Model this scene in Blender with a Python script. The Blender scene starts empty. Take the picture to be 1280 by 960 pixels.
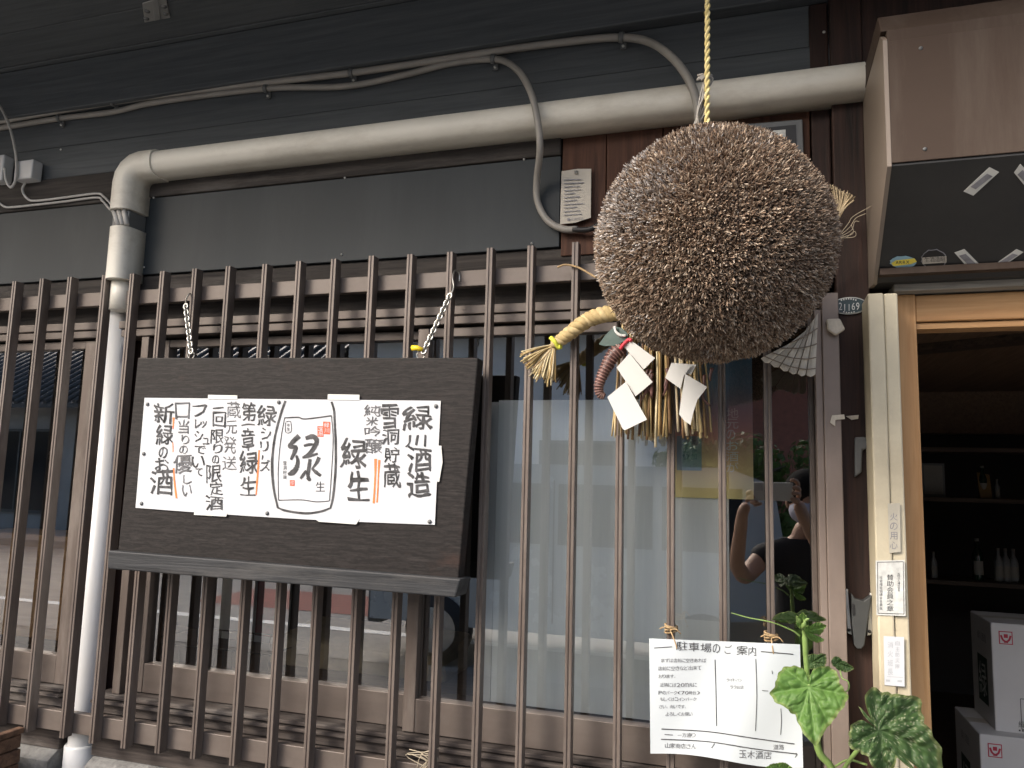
import bpy, math, random
from mathutils import Vector, Matrix, noise, Quaternion
R = math.radians
rnd = random.Random(7)
sc = bpy.context.scene
col = sc.collection

# ------------------------------------------------------------------ camera
CAM = Vector((0, 0, 1.5))
F = 966.0                                   # focal length in pixels of a 1280 wide frame
MX = Matrix(((0.95369433, 0.29965540, 0.02595684),
             (-0.01191724, 0.12387715, -0.99222600),
             (-0.30054134, 0.94597098, 0.12171200))).transposed()
# rows of MX: wall-right, into-the-wall, up, written in (right, down, forward) of the lens
cd = bpy.data.cameras.new('camera')
cd.sensor_fit = 'HORIZONTAL'; cd.sensor_width = 36.0; cd.lens = F / 1280 * 36
cd.clip_start = 0.02; cd.clip_end = 500
cam = bpy.data.objects.new('camera', cd); col.objects.link(cam)
c0, c1, c2 = MX.col[0], MX.col[1], MX.col[2]
m3 = Matrix((c0, -c1, -c2)).transposed()
cam.matrix_world = Matrix.Translation(CAM) @ m3.to_4x4()
sc.camera = cam

# ------------------------------------------------------------------ daylight
SUN_EL, SUN_AZ = R(38), R(40)               # azimuth: left of straight-out-of-the-wall
S = Vector((-math.sin(SUN_AZ) * math.cos(SUN_EL), -math.cos(SUN_AZ) * math.cos(SUN_EL), math.sin(SUN_EL)))
w = bpy.data.worlds.new('World'); sc.world = w; w.use_nodes = True
nt = w.node_tree; nt.nodes.clear()
sky = nt.nodes.new('ShaderNodeTexSky'); sky.sky_type = 'NISHITA'; sky.sun_disc = False
sky.sun_elevation = SUN_EL; sky.sun_rotation = math.atan2(S.x, S.y)
sky.dust_density = 5.0; sky.air_density = 1.0; sky.ozone_density = 1.0
bg = nt.nodes.new('ShaderNodeBackground'); bg.inputs[1].default_value = 0.15
wo = nt.nodes.new('ShaderNodeOutputWorld')
nt.links.new(sky.outputs[0], bg.inputs[0]); nt.links.new(bg.outputs[0], wo.inputs[0])
sl = bpy.data.lights.new('sun', 'SUN'); sl.energy = 1.35; sl.angle = R(20); sl.color = (1, 0.97, 0.93)
so = bpy.data.objects.new('sun', sl); col.objects.link(so)
so.rotation_euler = S.to_track_quat('Z', 'Y').to_euler()
so.location = S * 20
sc.view_settings.view_transform = 'Standard'; sc.view_settings.look = 'None'
sc.view_settings.gamma = 1; sc.view_settings.exposure = 1.15
sc.cycles.max_bounces = 8; sc.cycles.transparent_max_bounces = 16

# ------------------------------------------------------------------ helpers
def at(x, y, Y):
    """point on the plane at distance Y from the lens (parallel to the shop front) along a line of sight"""
    d = MX @ Vector((x - 640, y - 480, F))
    return CAM + d * (Y / d.y)
def onp(x, y, p0, n):
    d = MX @ Vector((x - 640, y - 480, F))
    return CAM + d * ((p0 - CAM).dot(n) / d.dot(n))

class MB:
    def __init__(s): s.v = []; s.f = []; s.sm = []; s.mi = []
    def add(s, vs, fs, smooth=False, mi=0):
        b = len(s.v); s.v += [Vector(p) for p in vs]
        for f in fs: s.f.append([i + b for i in f]); s.sm.append(smooth); s.mi.append(mi)
        return s
    def hexa(s, a, mi=0):      # 8 corners: bottom ring then top ring
        return s.add(a, [(3, 2, 1, 0), (4, 5, 6, 7), (0, 1, 5, 4), (1, 2, 6, 5), (2, 3, 7, 6), (3, 0, 4, 7)], False, mi)
    def box(s, x0, x1, y0, y1, z0, z1, mi=0):
        return s.hexa([(x0, y0, z0), (x1, y0, z0), (x1, y1, z0), (x0, y1, z0), (x0, y0, z1), (x1, y0, z1), (x1, y1, z1), (x0, y1, z1)], mi)
    def slab(s, q, n, t, mi=0):  # quad (any polygon) with thickness t along n
        n = Vector(n); k = len(q)
        a = [Vector(p) for p in q]; b = [p + n * t for p in a]
        return s.add(a + b, [tuple(range(k - 1, -1, -1)), tuple(range(k, 2 * k))] + [(i, (i + 1) % k, k + (i + 1) % k, k + i) for i in range(k)], False, mi)
    def tube(s, pts, r, n=8, mi=0, cap=True):
        pts = [Vector(p) for p in pts]; m = len(pts)
        rr = r if isinstance(r, (list, tuple)) else [r] * m
        vs = []; u = None
        for i, p in enumerate(pts):
            t = (pts[min(i + 1, m - 1)] - pts[max(i - 1, 0)])
            if t.length < 1e-9: t = Vector((0, 0, 1))
            t.normalize()
            if u is None:
                u = t.orthogonal().normalized()
            else:
                u = (u - t * u.dot(t))
                u = u.normalized() if u.length > 1e-6 else t.orthogonal().normalized()
            v = t.cross(u)
            for k in range(n):
                a = 2 * math.pi * k / n
                vs.append(p + (u * math.cos(a) + v * math.sin(a)) * rr[i])
        fs = [(i * n + k, i * n + (k + 1) % n, (i + 1) * n + (k + 1) % n, (i + 1) * n + k) for i in range(m - 1) for k in range(n)]
        s.add(vs, fs, True, mi)
        if cap:
            b = len(s.v) - m * n
            s.f.append([b + k for k in range(n - 1, -1, -1)]); s.sm.append(False); s.mi.append(mi)
            s.f.append([b + (m - 1) * n + k for k in range(n)]); s.sm.append(False); s.mi.append(mi)
        return s
    def lathe(s, c, prof, n=20, mi=0, axis='Z'):
        c = Vector(c); vs = []
        for r, h in prof:
            for k in range(n):
                a = 2 * math.pi * k / n
                p = (r * math.cos(a), r * math.sin(a), h)
                if axis == 'Y': p = (p[0], -p[2], p[1])
                if axis == 'X': p = (p[2], p[0], p[1])
                vs.append(c + Vector(p))
        m = len(prof)
        fs = [(i * n + k, i * n + (k + 1) % n, (i + 1) * n + (k + 1) % n, (i + 1) * n + k) for i in range(m - 1) for k in range(n)]
        return s.add(vs, fs, True, mi)
    def extrude(s, prof, a, b, mi=0, smooth=False):   # closed 2-D profile mapped by functions a(p), b(p)
        k = len(prof)
        s.add([a(p) for p in prof] + [b(p) for p in prof], [(i, (i + 1) % k, k + (i + 1) % k, k + i) for i in range(k)], smooth, mi)
        s.add([a(p) for p in prof], [tuple(range(k - 1, -1, -1))], False, mi)
        return s.add([b(p) for p in prof], [tuple(range(k))], False, mi)
    def mesh(s, name, off=Vector((0, 0, 0))):
        me = bpy.data.meshes.new(name)
        me.from_pydata([tuple(p - off) for p in s.v], [], s.f)
        me.polygons.foreach_set('use_smooth', s.sm)
        me.polygons.foreach_set('material_index', s.mi)
        me.update()
        return me

def setp(o, label=None, cat=None, group=None, kind=None):
    if label: o['label'] = label
    if cat: o['category'] = cat
    if group: o['group'] = group
    if kind: o['kind'] = kind
    return o
def wloc(o):
    p = Vector((0, 0, 0))
    while o: p = p + o.location; o = o.parent
    return p
def thing(name, label, cat, loc=(0, 0, 0), group=None):
    o = bpy.data.objects.new(name, None); o.empty_display_size = 0.05
    col.objects.link(o); o.location = loc
    return setp(o, label, cat, group)
def link(name, me, mats, parent=None, loc=(0, 0, 0), bevel=0):
    o = bpy.data.objects.new(name, me); col.objects.link(o); o.location = loc
    if parent: o.parent = parent
    mats = mats if isinstance(mats, (list, tuple)) else [mats]
    if not me.materials:
        for m in mats: me.materials.append(m)
    if bevel:
        b = o.modifiers.new('bevel', 'BEVEL'); b.width = bevel; b.segments = 2; b.limit_method = 'ANGLE'; b.angle_limit = R(40)
    return o
def part(name, mb, mats, parent, bevel=0, kind=None, label=None):
    o = link(name, mb.mesh(name, wloc(parent)), mats, parent, (0, 0, 0), bevel)
    return setp(o, label=label, kind=kind)
def solo(name, mb, mats, label, cat, group=None, bevel=0, kind=None):
    xs = [p.x for p in mb.v]; ys = [p.y for p in mb.v]; zs = [p.z for p in mb.v]
    c = Vector(((min(xs) + max(xs)) / 2, (min(ys) + max(ys)) / 2, min(zs)))
    return setp(link(name, mb.mesh(name, c), mats, None, c, bevel), label, cat, group, kind)
def smoothpath(pts, n=8):
    pts = [Vector(p) for p in pts]; out = []
    P = [pts[0] * 2 - pts[1]] + pts + [pts[-1] * 2 - pts[-2]]
    for i in range(1, len(P) - 2):
        for k in range(n):
            t = k / n
            out.append(0.5 * ((2 * P[i]) + (P[i + 1] - P[i - 1]) * t + (2 * P[i - 1] - 5 * P[i] + 4 * P[i + 1] - P[i + 2]) * t * t + (3 * P[i] - P[i - 1] - 3 * P[i + 1] + P[i + 2]) * t ** 3))
    out.append(pts[-1]); return out

# ------------------------------------------------------------------ materials
def nmat(name):
    m = bpy.data.materials.new(name); m.use_nodes = True
    t = m.node_tree; b = t.nodes['Principled BSDF']
    return m, t, b
def lnk(t, a, b): t.links.new(a, b)
def mixc(t, a, b, fac=None, mode='MIX', f=0.5):
    n = t.nodes.new('ShaderNodeMix'); n.data_type = 'RGBA'; n.blend_type = mode; n.inputs[0].default_value = f
    if fac is not None: lnk(t, fac, n.inputs[0])
    for s, v in ((6, a), (7, b)):
        if isinstance(v, (tuple, list)): n.inputs[s].default_value = (*v[:3], 1)
        else: lnk(t, v, n.inputs[s])
    return n.outputs[2]
def noi(t, scale, stretch=(1, 1, 1), detail=5, rough=0.6, dist=0.0, coord='Object'):
    tc = t.nodes.new('ShaderNodeTexCoord'); mp = t.nodes.new('ShaderNodeMapping'); mp.inputs[3].default_value = stretch
    lnk(t, tc.outputs[coord], mp.inputs[0])
    n = t.nodes.new('ShaderNodeTexNoise'); n.inputs['Scale'].default_value = scale; n.inputs['Detail'].default_value = detail
    n.inputs['Roughness'].default_value = rough; n.inputs['Distortion'].default_value = dist
    lnk(t, mp.outputs[0], n.inputs['Vector']); return n.outputs[0]
def ramp(t, src, a=0.3, b=0.7):
    r = t.nodes.new('ShaderNodeMapRange'); r.inputs[1].default_value = a; r.inputs[2].default_value = b
    lnk(t, src, r.inputs[0]); return r.outputs[0]
def mat(name, c, rough=0.6, metal=0.0, var=0.15, scale=6, stretch=(1, 1, 1), bump=0.15, bs=90, dirt=None, dirtamt=0.5, ds=3, spec=0.5, bstretch=None, dstretch=(1, 1, 1), orand=0):
    m, t, b = nmat(name)
    n1 = noi(t, scale, stretch)
    lo = [x * (1 - var) for x in c]; hi = [min(1, x * (1 + var)) for x in c]
    cc = mixc(t, lo, hi, ramp(t, n1))
    if dirt:
        n2 = noi(t, ds, dstretch, detail=8, rough=0.7)
        k = t.nodes.new('ShaderNodeMath'); k.operation = 'MULTIPLY'; k.inputs[1].default_value = dirtamt
        lnk(t, ramp(t, n2, 0.45, 0.7), k.inputs[0])
        cc = mixc(t, cc, dirt, k.outputs[0])
    if orand:
        oi = t.nodes.new('ShaderNodeObjectInfo'); mr = t.nodes.new('ShaderNodeMapRange'); mr.inputs[3].default_value = 1 - orand; mr.inputs[4].default_value = 1 + orand
        lnk(t, oi.outputs['Random'], mr.inputs[0]); cx = t.nodes.new('ShaderNodeCombineXYZ')
        for q in range(3): lnk(t, mr.outputs[0], cx.inputs[q])
        cc = mixc(t, cc, cx.outputs[0], None, 'MULTIPLY', 1.0)
    lnk(t, cc, b.inputs['Base Color'])
    b.inputs['Metallic'].default_value = metal; b.inputs['Specular IOR Level'].default_value = spec
    n3 = noi(t, bs, bstretch or stretch, 4)
    rr = t.nodes.new('ShaderNodeMapRange'); rr.inputs[3].default_value = max(0, rough - 0.12); rr.inputs[4].default_value = min(1, rough + 0.12)
    lnk(t, n1, rr.inputs[0]); lnk(t, rr.outputs[0], b.inputs['Roughness'])
    if bump:
        bp = t.nodes.new('ShaderNodeBump'); bp.inputs['Strength'].default_value = bump; bp.inputs['Distance'].default_value = 0.004
        lnk(t, n3, bp.inputs['Height']); lnk(t, bp.outputs[0], b.inputs['Normal'])
    return m
def wood(name, dark, light, grain='X', rough=0.7, bump=0.4, wear=None, spec=0.3):
    m, t, b = nmat(name)
    st = {'X': (1.2, 26, 26), 'Z': (26, 26, 1.2), 'Y': (26, 1.2, 26)}[grain]
    g = noi(t, 3.0, st, 8, 0.65, 0.6)
    cc = mixc(t, dark, light, ramp(t, g, 0.32, 0.68))
    if wear:
        g2 = noi(t, 2.2, {'X': (1, 5, 5), 'Z': (5, 5, 1), 'Y': (5, 1, 5)}[grain], 8, 0.7)
        cc = mixc(t, cc, wear, ramp(t, g2, 0.52, 0.8))
    lnk(t, cc, b.inputs['Base Color']); b.inputs['Roughness'].default_value = rough; b.inputs['Specular IOR Level'].default_value = spec
    bp = t.nodes.new('ShaderNodeBump'); bp.inputs['Strength'].default_value = bump; bp.inputs['Distance'].default_value = 0.003
    lnk(t, g, bp.inputs['Height']); lnk(t, bp.outputs[0], b.inputs['Normal'])
    return m
def attrmat(name, rough=0.8, trans=0.0, spec=0.2, bump=0.0, bs=120, sub=0.0):
    m, t, b = nmat(name)
    a = t.nodes.new('ShaderNodeAttribute'); a.attribute_name = 'Col'
    lnk(t, a.outputs[0], b.inputs['Base Color']); b.inputs['Roughness'].default_value = rough; b.inputs['Specular IOR Level'].default_value = spec
    if bump:
        bp = t.nodes.new('ShaderNodeBump'); bp.inputs['Strength'].default_value = bump; bp.inputs['Distance'].default_value = 0.002
        lnk(t, noi(t, bs), bp.inputs['Height']); lnk(t, bp.outputs[0], b.inputs['Normal'])
    if trans:
        tr = t.nodes.new('ShaderNodeBsdfTranslucent'); lnk(t, a.outputs[0], tr.inputs[0])
        mx = t.nodes.new('ShaderNodeMixShader'); mx.inputs[0].default_value = trans
        out = t.nodes['Material Output']
        lnk(t, b.outputs[0], mx.inputs[1]); lnk(t, tr.outputs[0], mx.inputs[2]); lnk(t, mx.outputs[0], out.inputs[0])
    return m
def glassmat(name, base=0.16, tint=(0.97, 0.99, 0.99)):
    m, t, b = nmat(name); t.nodes.remove(b)
    fr = t.nodes.new('ShaderNodeFresnel'); fr.inputs[0].default_value = 1.5
    ad = t.nodes.new('ShaderNodeMath'); ad.operation = 'ADD'; ad.inputs[1].default_value = base; ad.use_clamp = True
    lnk(t, fr.outputs[0], ad.inputs[0])
    tr = t.nodes.new('ShaderNodeBsdfTransparent'); tr.inputs[0].default_value = (*tint, 1)
    gl = t.nodes.new('ShaderNodeBsdfGlossy'); gl.inputs['Roughness'].default_value = 0.0
    bp = t.nodes.new('ShaderNodeBump'); bp.inputs['Strength'].default_value = 0.010; bp.inputs['Distance'].default_value = 0.01
    lnk(t, noi(t, 2.5, detail=1), bp.inputs['Height']); lnk(t, bp.outputs[0], gl.inputs['Normal'])
    mx = t.nodes.new('ShaderNodeMixShader'); lnk(t, ad.outputs[0], mx.inputs[0]); lnk(t, tr.outputs[0], mx.inputs[1]); lnk(t, gl.outputs[0], mx.inputs[2])
    lnk(t, mx.outputs[0], t.nodes['Material Output'].inputs[0])
    return m

def burl(name):
    # old dark board: wandering fine grain, faint rubbed brown patches
    m, t, b = nmat(name)
    tc = t.nodes.new('ShaderNodeTexCoord'); mp = t.nodes.new('ShaderNodeMapping'); mp.inputs[3].default_value = (2.2, 1, 7)
    lnk(t, tc.outputs['Object'], mp.inputs[0])
    wv = t.nodes.new('ShaderNodeTexWave'); wv.bands_direction = 'Z'; wv.inputs['Scale'].default_value = 3.4; wv.inputs['Distortion'].default_value = 16.0; wv.inputs['Detail'].default_value = 5; wv.inputs['Detail Scale'].default_value = 1.3; wv.inputs['Detail Roughness'].default_value = 0.7
    lnk(t, mp.outputs[0], wv.inputs['Vector'])
    fine = noi(t, 5, (4, 30, 60), 6, 0.7, 0.8)
    c = mixc(t, (0.0085, 0.0072, 0.0068), (0.016, 0.0132, 0.0125), ramp(t, wv.outputs[0], 0.1, 0.9))
    c = mixc(t, c, (0.036, 0.031, 0.029), ramp(t, fine, 0.52, 0.78))
    c = mixc(t, c, (0.036, 0.020, 0.015), ramp(t, noi(t, 4, (1, 1, 2), 6, 0.7), 0.58, 0.78))
    lnk(t, c, b.inputs['Base Color']); b.inputs['Roughness'].default_value = 0.62; b.inputs['Specular IOR Level'].default_value = 0.22
    bp = t.nodes.new('ShaderNodeBump'); bp.inputs['Strength'].default_value = 0.22; bp.inputs['Distance'].default_value = 0.002
    hh = t.nodes.new('ShaderNodeMath'); hh.operation = 'ADD'; lnk(t, noi(t, 9, (2, 3, 9), 6, 0.7), hh.inputs[0]); lnk(t, fine, hh.inputs[1])
    lnk(t, hh.outputs[0], bp.inputs['Height']); lnk(t, bp.outputs[0], b.inputs['Normal'])
    return m
M = {}
M['bronze'] = mat('bronze_aluminium', (0.118, 0.094, 0.080), 0.40, 0.2, 0.12, 5, (4, 4, 1), 0.05, 200, dirt=(0.24, 0.21, 0.185), dirtamt=0.6, ds=7, dstretch=(3, 3, .6), orand=0.16)
M['bronze_l'] = mat('pale_bronze_frame', (0.20, 0.158, 0.132), 0.45, 0.15, 0.12, 5, (4, 4, 1), 0.05, 200, dirt=(0.33, 0.27, 0.23), dirtamt=0.35, ds=5)  # paler bronze than the lattice bars, for the end frame
M['bronze_h'] = mat('bronze_aluminium_frame', (0.112, 0.090, 0.077), 0.45, 0.2, 0.14, 5, (1, 4, 6), 0.05, 200, dirt=(0.20, 0.175, 0.155), dirtamt=0.4, ds=4)
M['panel'] = mat('grey_painted_panel', (0.031, 0.037, 0.041), 0.5, 0.0, 0.08, 1.5, bump=0.05, bs=30, dirt=(0.055, 0.062, 0.066), dirtamt=0.4, ds=1.6, dstretch=(4, 4, 0.7), spec=0.18)
M['soffit'] = wood('dark_stained_boards', (0.058, 0.065, 0.071), (0.095, 0.104, 0.111), 'X', 0.6, 0.2)
M['beam'] = wood('weathered_beam', (0.018, 0.016, 0.015), (0.06, 0.052, 0.046), 'X', 0.85, 0.7, wear=(0.13, 0.12, 0.11))
M['redwood'] = wood('red_brown_plank', (0.035, 0.014, 0.008), (0.095, 0.042, 0.024), 'Z', 0.7, 0.4)
M['post'] = wood('dark_post_wood', (0.012, 0.008, 0.007), (0.045, 0.022, 0.016), 'Z', 0.65, 0.5)
M['sill'] = wood('worn_sill_wood', (0.025, 0.02, 0.018), (0.085, 0.07, 0.062), 'X', 0.85, 0.8, wear=(0.2, 0.185, 0.17))
M['board'] = burl('charred_board')
M['ledge'] = wood('board_ledge', (0.012, 0.013, 0.015), (0.04, 0.042, 0.045), 'X', 0.6, 0.6, wear=(0.09, 0.085, 0.08))
M['cedar'] = wood('orange_cedar', (0.36, 0.19, 0.080), (0.50, 0.30, 0.14), 'Z', 0.55, 0.15)
M['cedar_h'] = wood('orange_cedar_head', (0.36, 0.19, 0.080), (0.50, 0.30, 0.14), 'X', 0.55, 0.15)
M['greywood'] = wood('grey_weathered_strip', (0.16, 0.15, 0.13), (0.36, 0.34, 0.3), 'X', 0.8, 0.4)
M['cream'] = mat('cream_plastic', (0.66, 0.635, 0.56), 0.45, 0, 0.08, 3, bump=0.04, dirt=(0.27, 0.23, 0.17), dirtamt=0.5, ds=4, dstretch=(1, 3, 3))
M['pvc'] = mat('white_pvc', (0.47, 0.48, 0.49), 0.35, 0, 0.05, 3, (3, 3, 1), 0.03, dirt=(0.45, 0.42, 0.36), dirtamt=0.3, ds=6)
M['pillar'] = mat('aged_ivory_trim', (0.56, 0.50, 0.36), 0.5, 0, 0.08, 4, (3, 3, 1), 0.06, dirt=(0.30, 0.25, 0.17), dirtamt=0.6, ds=5)
M['cable'] = mat('grey_cable', (0.26, 0.245, 0.22), 0.5, 0, 0.1, 10, bump=0.03)
M['wire'] = mat('pale_wire', (0.42, 0.41, 0.39), 0.5, 0, 0.1, 10, bump=0.03)
M['steel'] = mat('galvanised_steel', (0.52, 0.52, 0.5), 0.38, 0.8, 0.15, 20, bump=0.06)
M['chain'] = mat('chain_steel', (0.55, 0.54, 0.5), 0.3, 0.9, 0.15, 40, bump=0.05)
M['black'] = mat('black_rubber', (0.012, 0.012, 0.013), 0.5, 0, 0.1, 20, bump=0.05)
M['stone'] = mat('granite_base', (0.15, 0.147, 0.14), 0.85, 0, 0.35, 60, bump=0.6, bs=120, dirt=(0.12, 0.12, 0.11), dirtamt=0.5)
M['paper'] = mat('white_paper', (0.52, 0.535, 0.555), 0.65, 0, 0.02, 3, bump=0.12, bs=7, bstretch=(1, 1, 1))
M['laminate'] = mat('laminated_paper', (0.50, 0.54, 0.56), 0.22, 0, 0.02, 3, bump=0.1, bs=9)
M['ink'] = mat('brush_ink', (0.065, 0.065, 0.067), 0.7, 0, 0.75, 45, bump=0, spec=0.2)
M['ink_soft'] = mat('dry_brush_ink', (0.12, 0.12, 0.125), 0.7, 0, 0.5, 45, bump=0, spec=0.2)
M['pencil'] = mat('faint_ink', (0.22, 0.22, 0.24), 0.7, 0, 0.3, 60, bump=0)
M['orange_ink'] = mat('orange_marker', (0.75, 0.18, 0.04), 0.6, 0, 0.15, 50, bump=0)
M['red_ink'] = mat('red_seal_ink', (0.72, 0.09, 0.03), 0.6, 0, 0.15, 60, bump=0)
M['tape'] = mat('clear_tape', (0.62, 0.63, 0.60), 0.25, 0, 0.06, 8, bump=0.1, bs=40)
M['straw'] = attrmat('straw', 0.75, 0.0, 0.25)
M['cedarleaf'] = attrmat('dry_cedar_sprigs', 1.0, 0.0, 0.03)
M['ballcore'] = mat('dark_core', (0.055, 0.038, 0.028), 0.95, 0, 0.3, 60, bump=0.5)
M['rope_y'] = attrmat('yellow_rope', 0.75, 0, 0.2)
M['shide'] = mat('shide_paper', (0.60, 0.60, 0.58), 0.7, 0, 0.02, 5, bump=0.08, bs=12)
M['ebi'] = mat('faded_red_shell', (0.085, 0.036, 0.030), 0.45, 0, 0.35, 40, bump=0.2)
M['ebi2'] = mat('faded_pink_ridge', (0.27, 0.155, 0.13), 0.5, 0, 0.45, 40, bump=0.2)
M['darkgreen'] = mat('dark_green_leaf', (0.018, 0.05, 0.042), 0.35, 0, 0.2, 10, bump=0.1)
M['fan'] = mat('weathered_slats', (0.60, 0.54, 0.44), 0.85, 0, 0.2, 20, (3, 3, 1), 0.4, dirt=(0.16, 0.13, 0.1), dirtamt=0.5, ds=14)
M['fancord'] = mat('fan_cord', (0.2, 0.16, 0.12), 0.9, 0, 0.2, 30)
M['twine'] = mat('tan_twine', (0.36, 0.25, 0.13), 0.85, 0, 0.25, 60, bump=0.4)
M['leaf'] = attrmat('leaf', 0.5, 0.3, 0.35, 0.25, 160)
M['stem'] = mat('vine_stem', (0.17, 0.26, 0.07), 0.55, 0, 0.2, 30, bump=0.2)
M['dryweed'] = mat('dry_stalk', (0.35, 0.3, 0.22), 0.85, 0, 0.2, 30)
M['canopy'] = mat('brown_metal_box', (0.058, 0.040, 0.030), 0.7, 0.0, 0.12, 2, bump=0.06, bs=60, dirt=(0.095, 0.075, 0.060), dirtamt=0.6, ds=2.5, dstretch=(6, 6, .8), spec=0.2)
M['canopy_sunlit_side'] = mat('sunlit_box_side', (0.22, 0.18, 0.145), 0.5, 0.1, 0.1, 4, bump=0.04)  # sunlight painted in: the brown box's side is coloured a lit beige
M['canopy_dark'] = mat('black_slanted_panel', (0.018, 0.019, 0.020), 0.5, 0, 0.2, 4, bump=0.05, bs=60, dirt=(0.04, 0.038, 0.036), dirtamt=0.5, ds=4)
M['carton'] = mat('white_carton', (0.62, 0.61, 0.6), 0.7, 0, 0.04, 4, bump=0.05, dirt=(0.5, 0.48, 0.45), dirtamt=0.3)
M['carton_side'] = M['carton']
M['greenprint'] = mat('dark_green_print', (0.01, 0.035, 0.022), 0.6, 0, 0.2, 20, bump=0)
M['redprint'] = mat('red_print', (0.45, 0.03, 0.06), 0.6, 0, 0.1, 20, bump=0)
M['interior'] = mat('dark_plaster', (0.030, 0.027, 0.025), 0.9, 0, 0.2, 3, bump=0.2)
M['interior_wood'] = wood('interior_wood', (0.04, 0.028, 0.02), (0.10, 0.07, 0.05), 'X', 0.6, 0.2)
M['film'] = mat('milky_film', (0.88, 0.91, 0.89), 0.5, 0, 0.06, 2, (1, 1, 0.4), 0.02, dirt=(0.68, 0.72, 0.71), dirtamt=0.6, ds=3, dstretch=(8, 1, .5))
M['whiteprint'] = mat('white_print', (0.93, 0.93, 0.92), 0.5, 0, 0.02, 4, bump=0)
M['filmedge'] = mat('white_batten', (0.7, 0.71, 0.7), 0.5, 0, 0.04, 4, bump=0.02)
M['glass'] = glassmat('window_glass', 0.28)
M['bglass'] = mat('bottle_glass', (0.012, 0.03, 0.02), 0.08, 0, 0.1, 4, bump=0, spec=0.7)
M['enamel'] = mat('plate_enamel', (0.012, 0.035, 0.04), 0.35, 0, 0.25, 60, bump=0.1, bs=150)
M['enamel_w'] = mat('plate_white', (0.55, 0.56, 0.53), 0.5, 0, 0.2, 60, bump=0.1)
M['greyplastic'] = mat('grey_plastic', (0.11, 0.115, 0.115), 0.45, 0, 0.1, 8, bump=0.04)
M['holder'] = mat('dark_holder_plastic', (0.045, 0.048, 0.048), 0.6, 0, 0.15, 8, bump=0.04, spec=0.3)
M['tagpaper'] = mat('faded_tag', (0.46, 0.43, 0.37), 0.7, 0, 0.1, 12, bump=0.08)
M['yellow'] = mat('yellow_plastic', (0.8, 0.58, 0.02), 0.4, 0, 0.05, 8, bump=0)
M['lime'] = mat('lime_cord', (0.58, 0.60, 0.06), 0.6, 0, 0.1, 30, bump=0.1)
M['redcord'] = mat('red_cord', (0.55, 0.04, 0.06), 0.6, 0, 0.1, 30, bump=0.1)
M['wicker'] = wood('dark_wicker', (0.05, 0.026, 0.016), (0.14, 0.08, 0.05), 'X', 0.75, 0.7)
# gradient poster, printed blue to red to yellow from top to bottom
def postermat():
    m, t, b = nmat('gradient_poster')
    tc = t.nodes.new('ShaderNodeTexCoord'); sx = t.nodes.new('ShaderNodeSeparateXYZ'); lnk(t, tc.outputs['Generated'], sx.inputs[0])
    r = t.nodes.new('ShaderNodeValToRGB'); e = r.color_ramp.elements
    e[0].position = 0.0; e[0].color = (0.88, 0.76, 0.34, 1); e[1].position = 1.0; e[1].color = (0.30, 0.58, 0.76, 1)
    for p, c in ((0.2, (0.88, 0.68, 0.36)), (0.42, (0.80, 0.42, 0.34)), (0.60, (0.52, 0.44, 0.52)), (0.78, (0.30, 0.52, 0.70))):
        q = e.new(p); q.color = (*c, 1)
    lnk(t, sx.outputs[2], r.inputs[0]); lnk(t, r.outputs[0], b.inputs['Base Color']); b.inputs['Roughness'].default_value = 0.5
    return m
M['poster'] = postermat()

# ------------------------------------------------------------------ lettering
_gc = {}
def glyph(ch, weight=0.0):
    k = (ch, weight)
    if k not in _gc:
        c = bpy.data.curves.new('lettering', 'FONT'); c.body = ch; c.offset = weight; c.resolution_u = 3
        o = bpy.data.objects.new('lettering', c); col.objects.link(o)
        me = bpy.data.meshes.new_from_object(o.evaluated_get(bpy.context.evaluated_depsgraph_get()))
        vs = [(v.co.x, v.co.y) for v in me.vertices]; fs = [tuple(p.vertices) for p in me.polygons]
        bpy.data.objects.remove(o); bpy.data.curves.remove(c); bpy.data.meshes.remove(me)
        if vs:
            x0 = min(p[0] for p in vs); x1 = max(p[0] for p in vs); y0 = min(p[1] for p in vs); y1 = max(p[1] for p in vs)
        else: x0, x1, y0, y1 = 0, 1, 0, 1
        _gc[k] = (vs, fs, x0, x1, y0, y1)
    return _gc[k]
def put_glyph(mb, ch, box, to3, weight=0.02, jit=0.03, fit=True, mi=0, skew=0.0, lift=None, seed=None):
    """box = (x0, y0, x1, y1) with y downwards; to3 maps (x, y) to a point on the sheet"""
    vs, fs, x0, x1, y0, y1 = glyph(ch, 0.0)
    if not vs: return
    if ch in 'ー一。、・-×|1': fit = False
    bx0, by0, bx1, by1 = box; sd = rnd.random() * 50
    if weight > 0.005 and isinstance(lift, tuple):
        dx, dy = (bx1 - bx0) * weight * 1.1, (by1 - by0) * weight * 1.1
        for k, (sx, sy) in enumerate(((-1, -.4), (1, .4), (.3, 1), (-.3, -1))):
            put_glyph(mb, ch, (bx0 + dx * sx, by0 + dy * sy, bx1 + dx * sx, by1 + dy * sy), lift[k], 0, jit, fit, mi, skew, None, sd)
        return
    if seed is not None: sd = seed
    out = []
    for (x, y) in vs:
        u = (x - x0) / max(1e-6, x1 - x0); v = 1 - (y - y0) / max(1e-6, y1 - y0)
        if not fit:
            u = x; v = 0.88 - y
        n = noise.noise_vector(Vector((u * 2.6 + sd, v * 2.6, sd)))
        n += noise.noise_vector(Vector((u * 9 + sd, v * 9, sd))) * 0.35
        u += n.x * jit; v += n.y * jit + skew * (u - 0.5)
        out.append(to3(bx0 + u * (bx1 - bx0), by0 + v * (by1 - by0)))
    mb.add(out, fs, False, mi)
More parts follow.
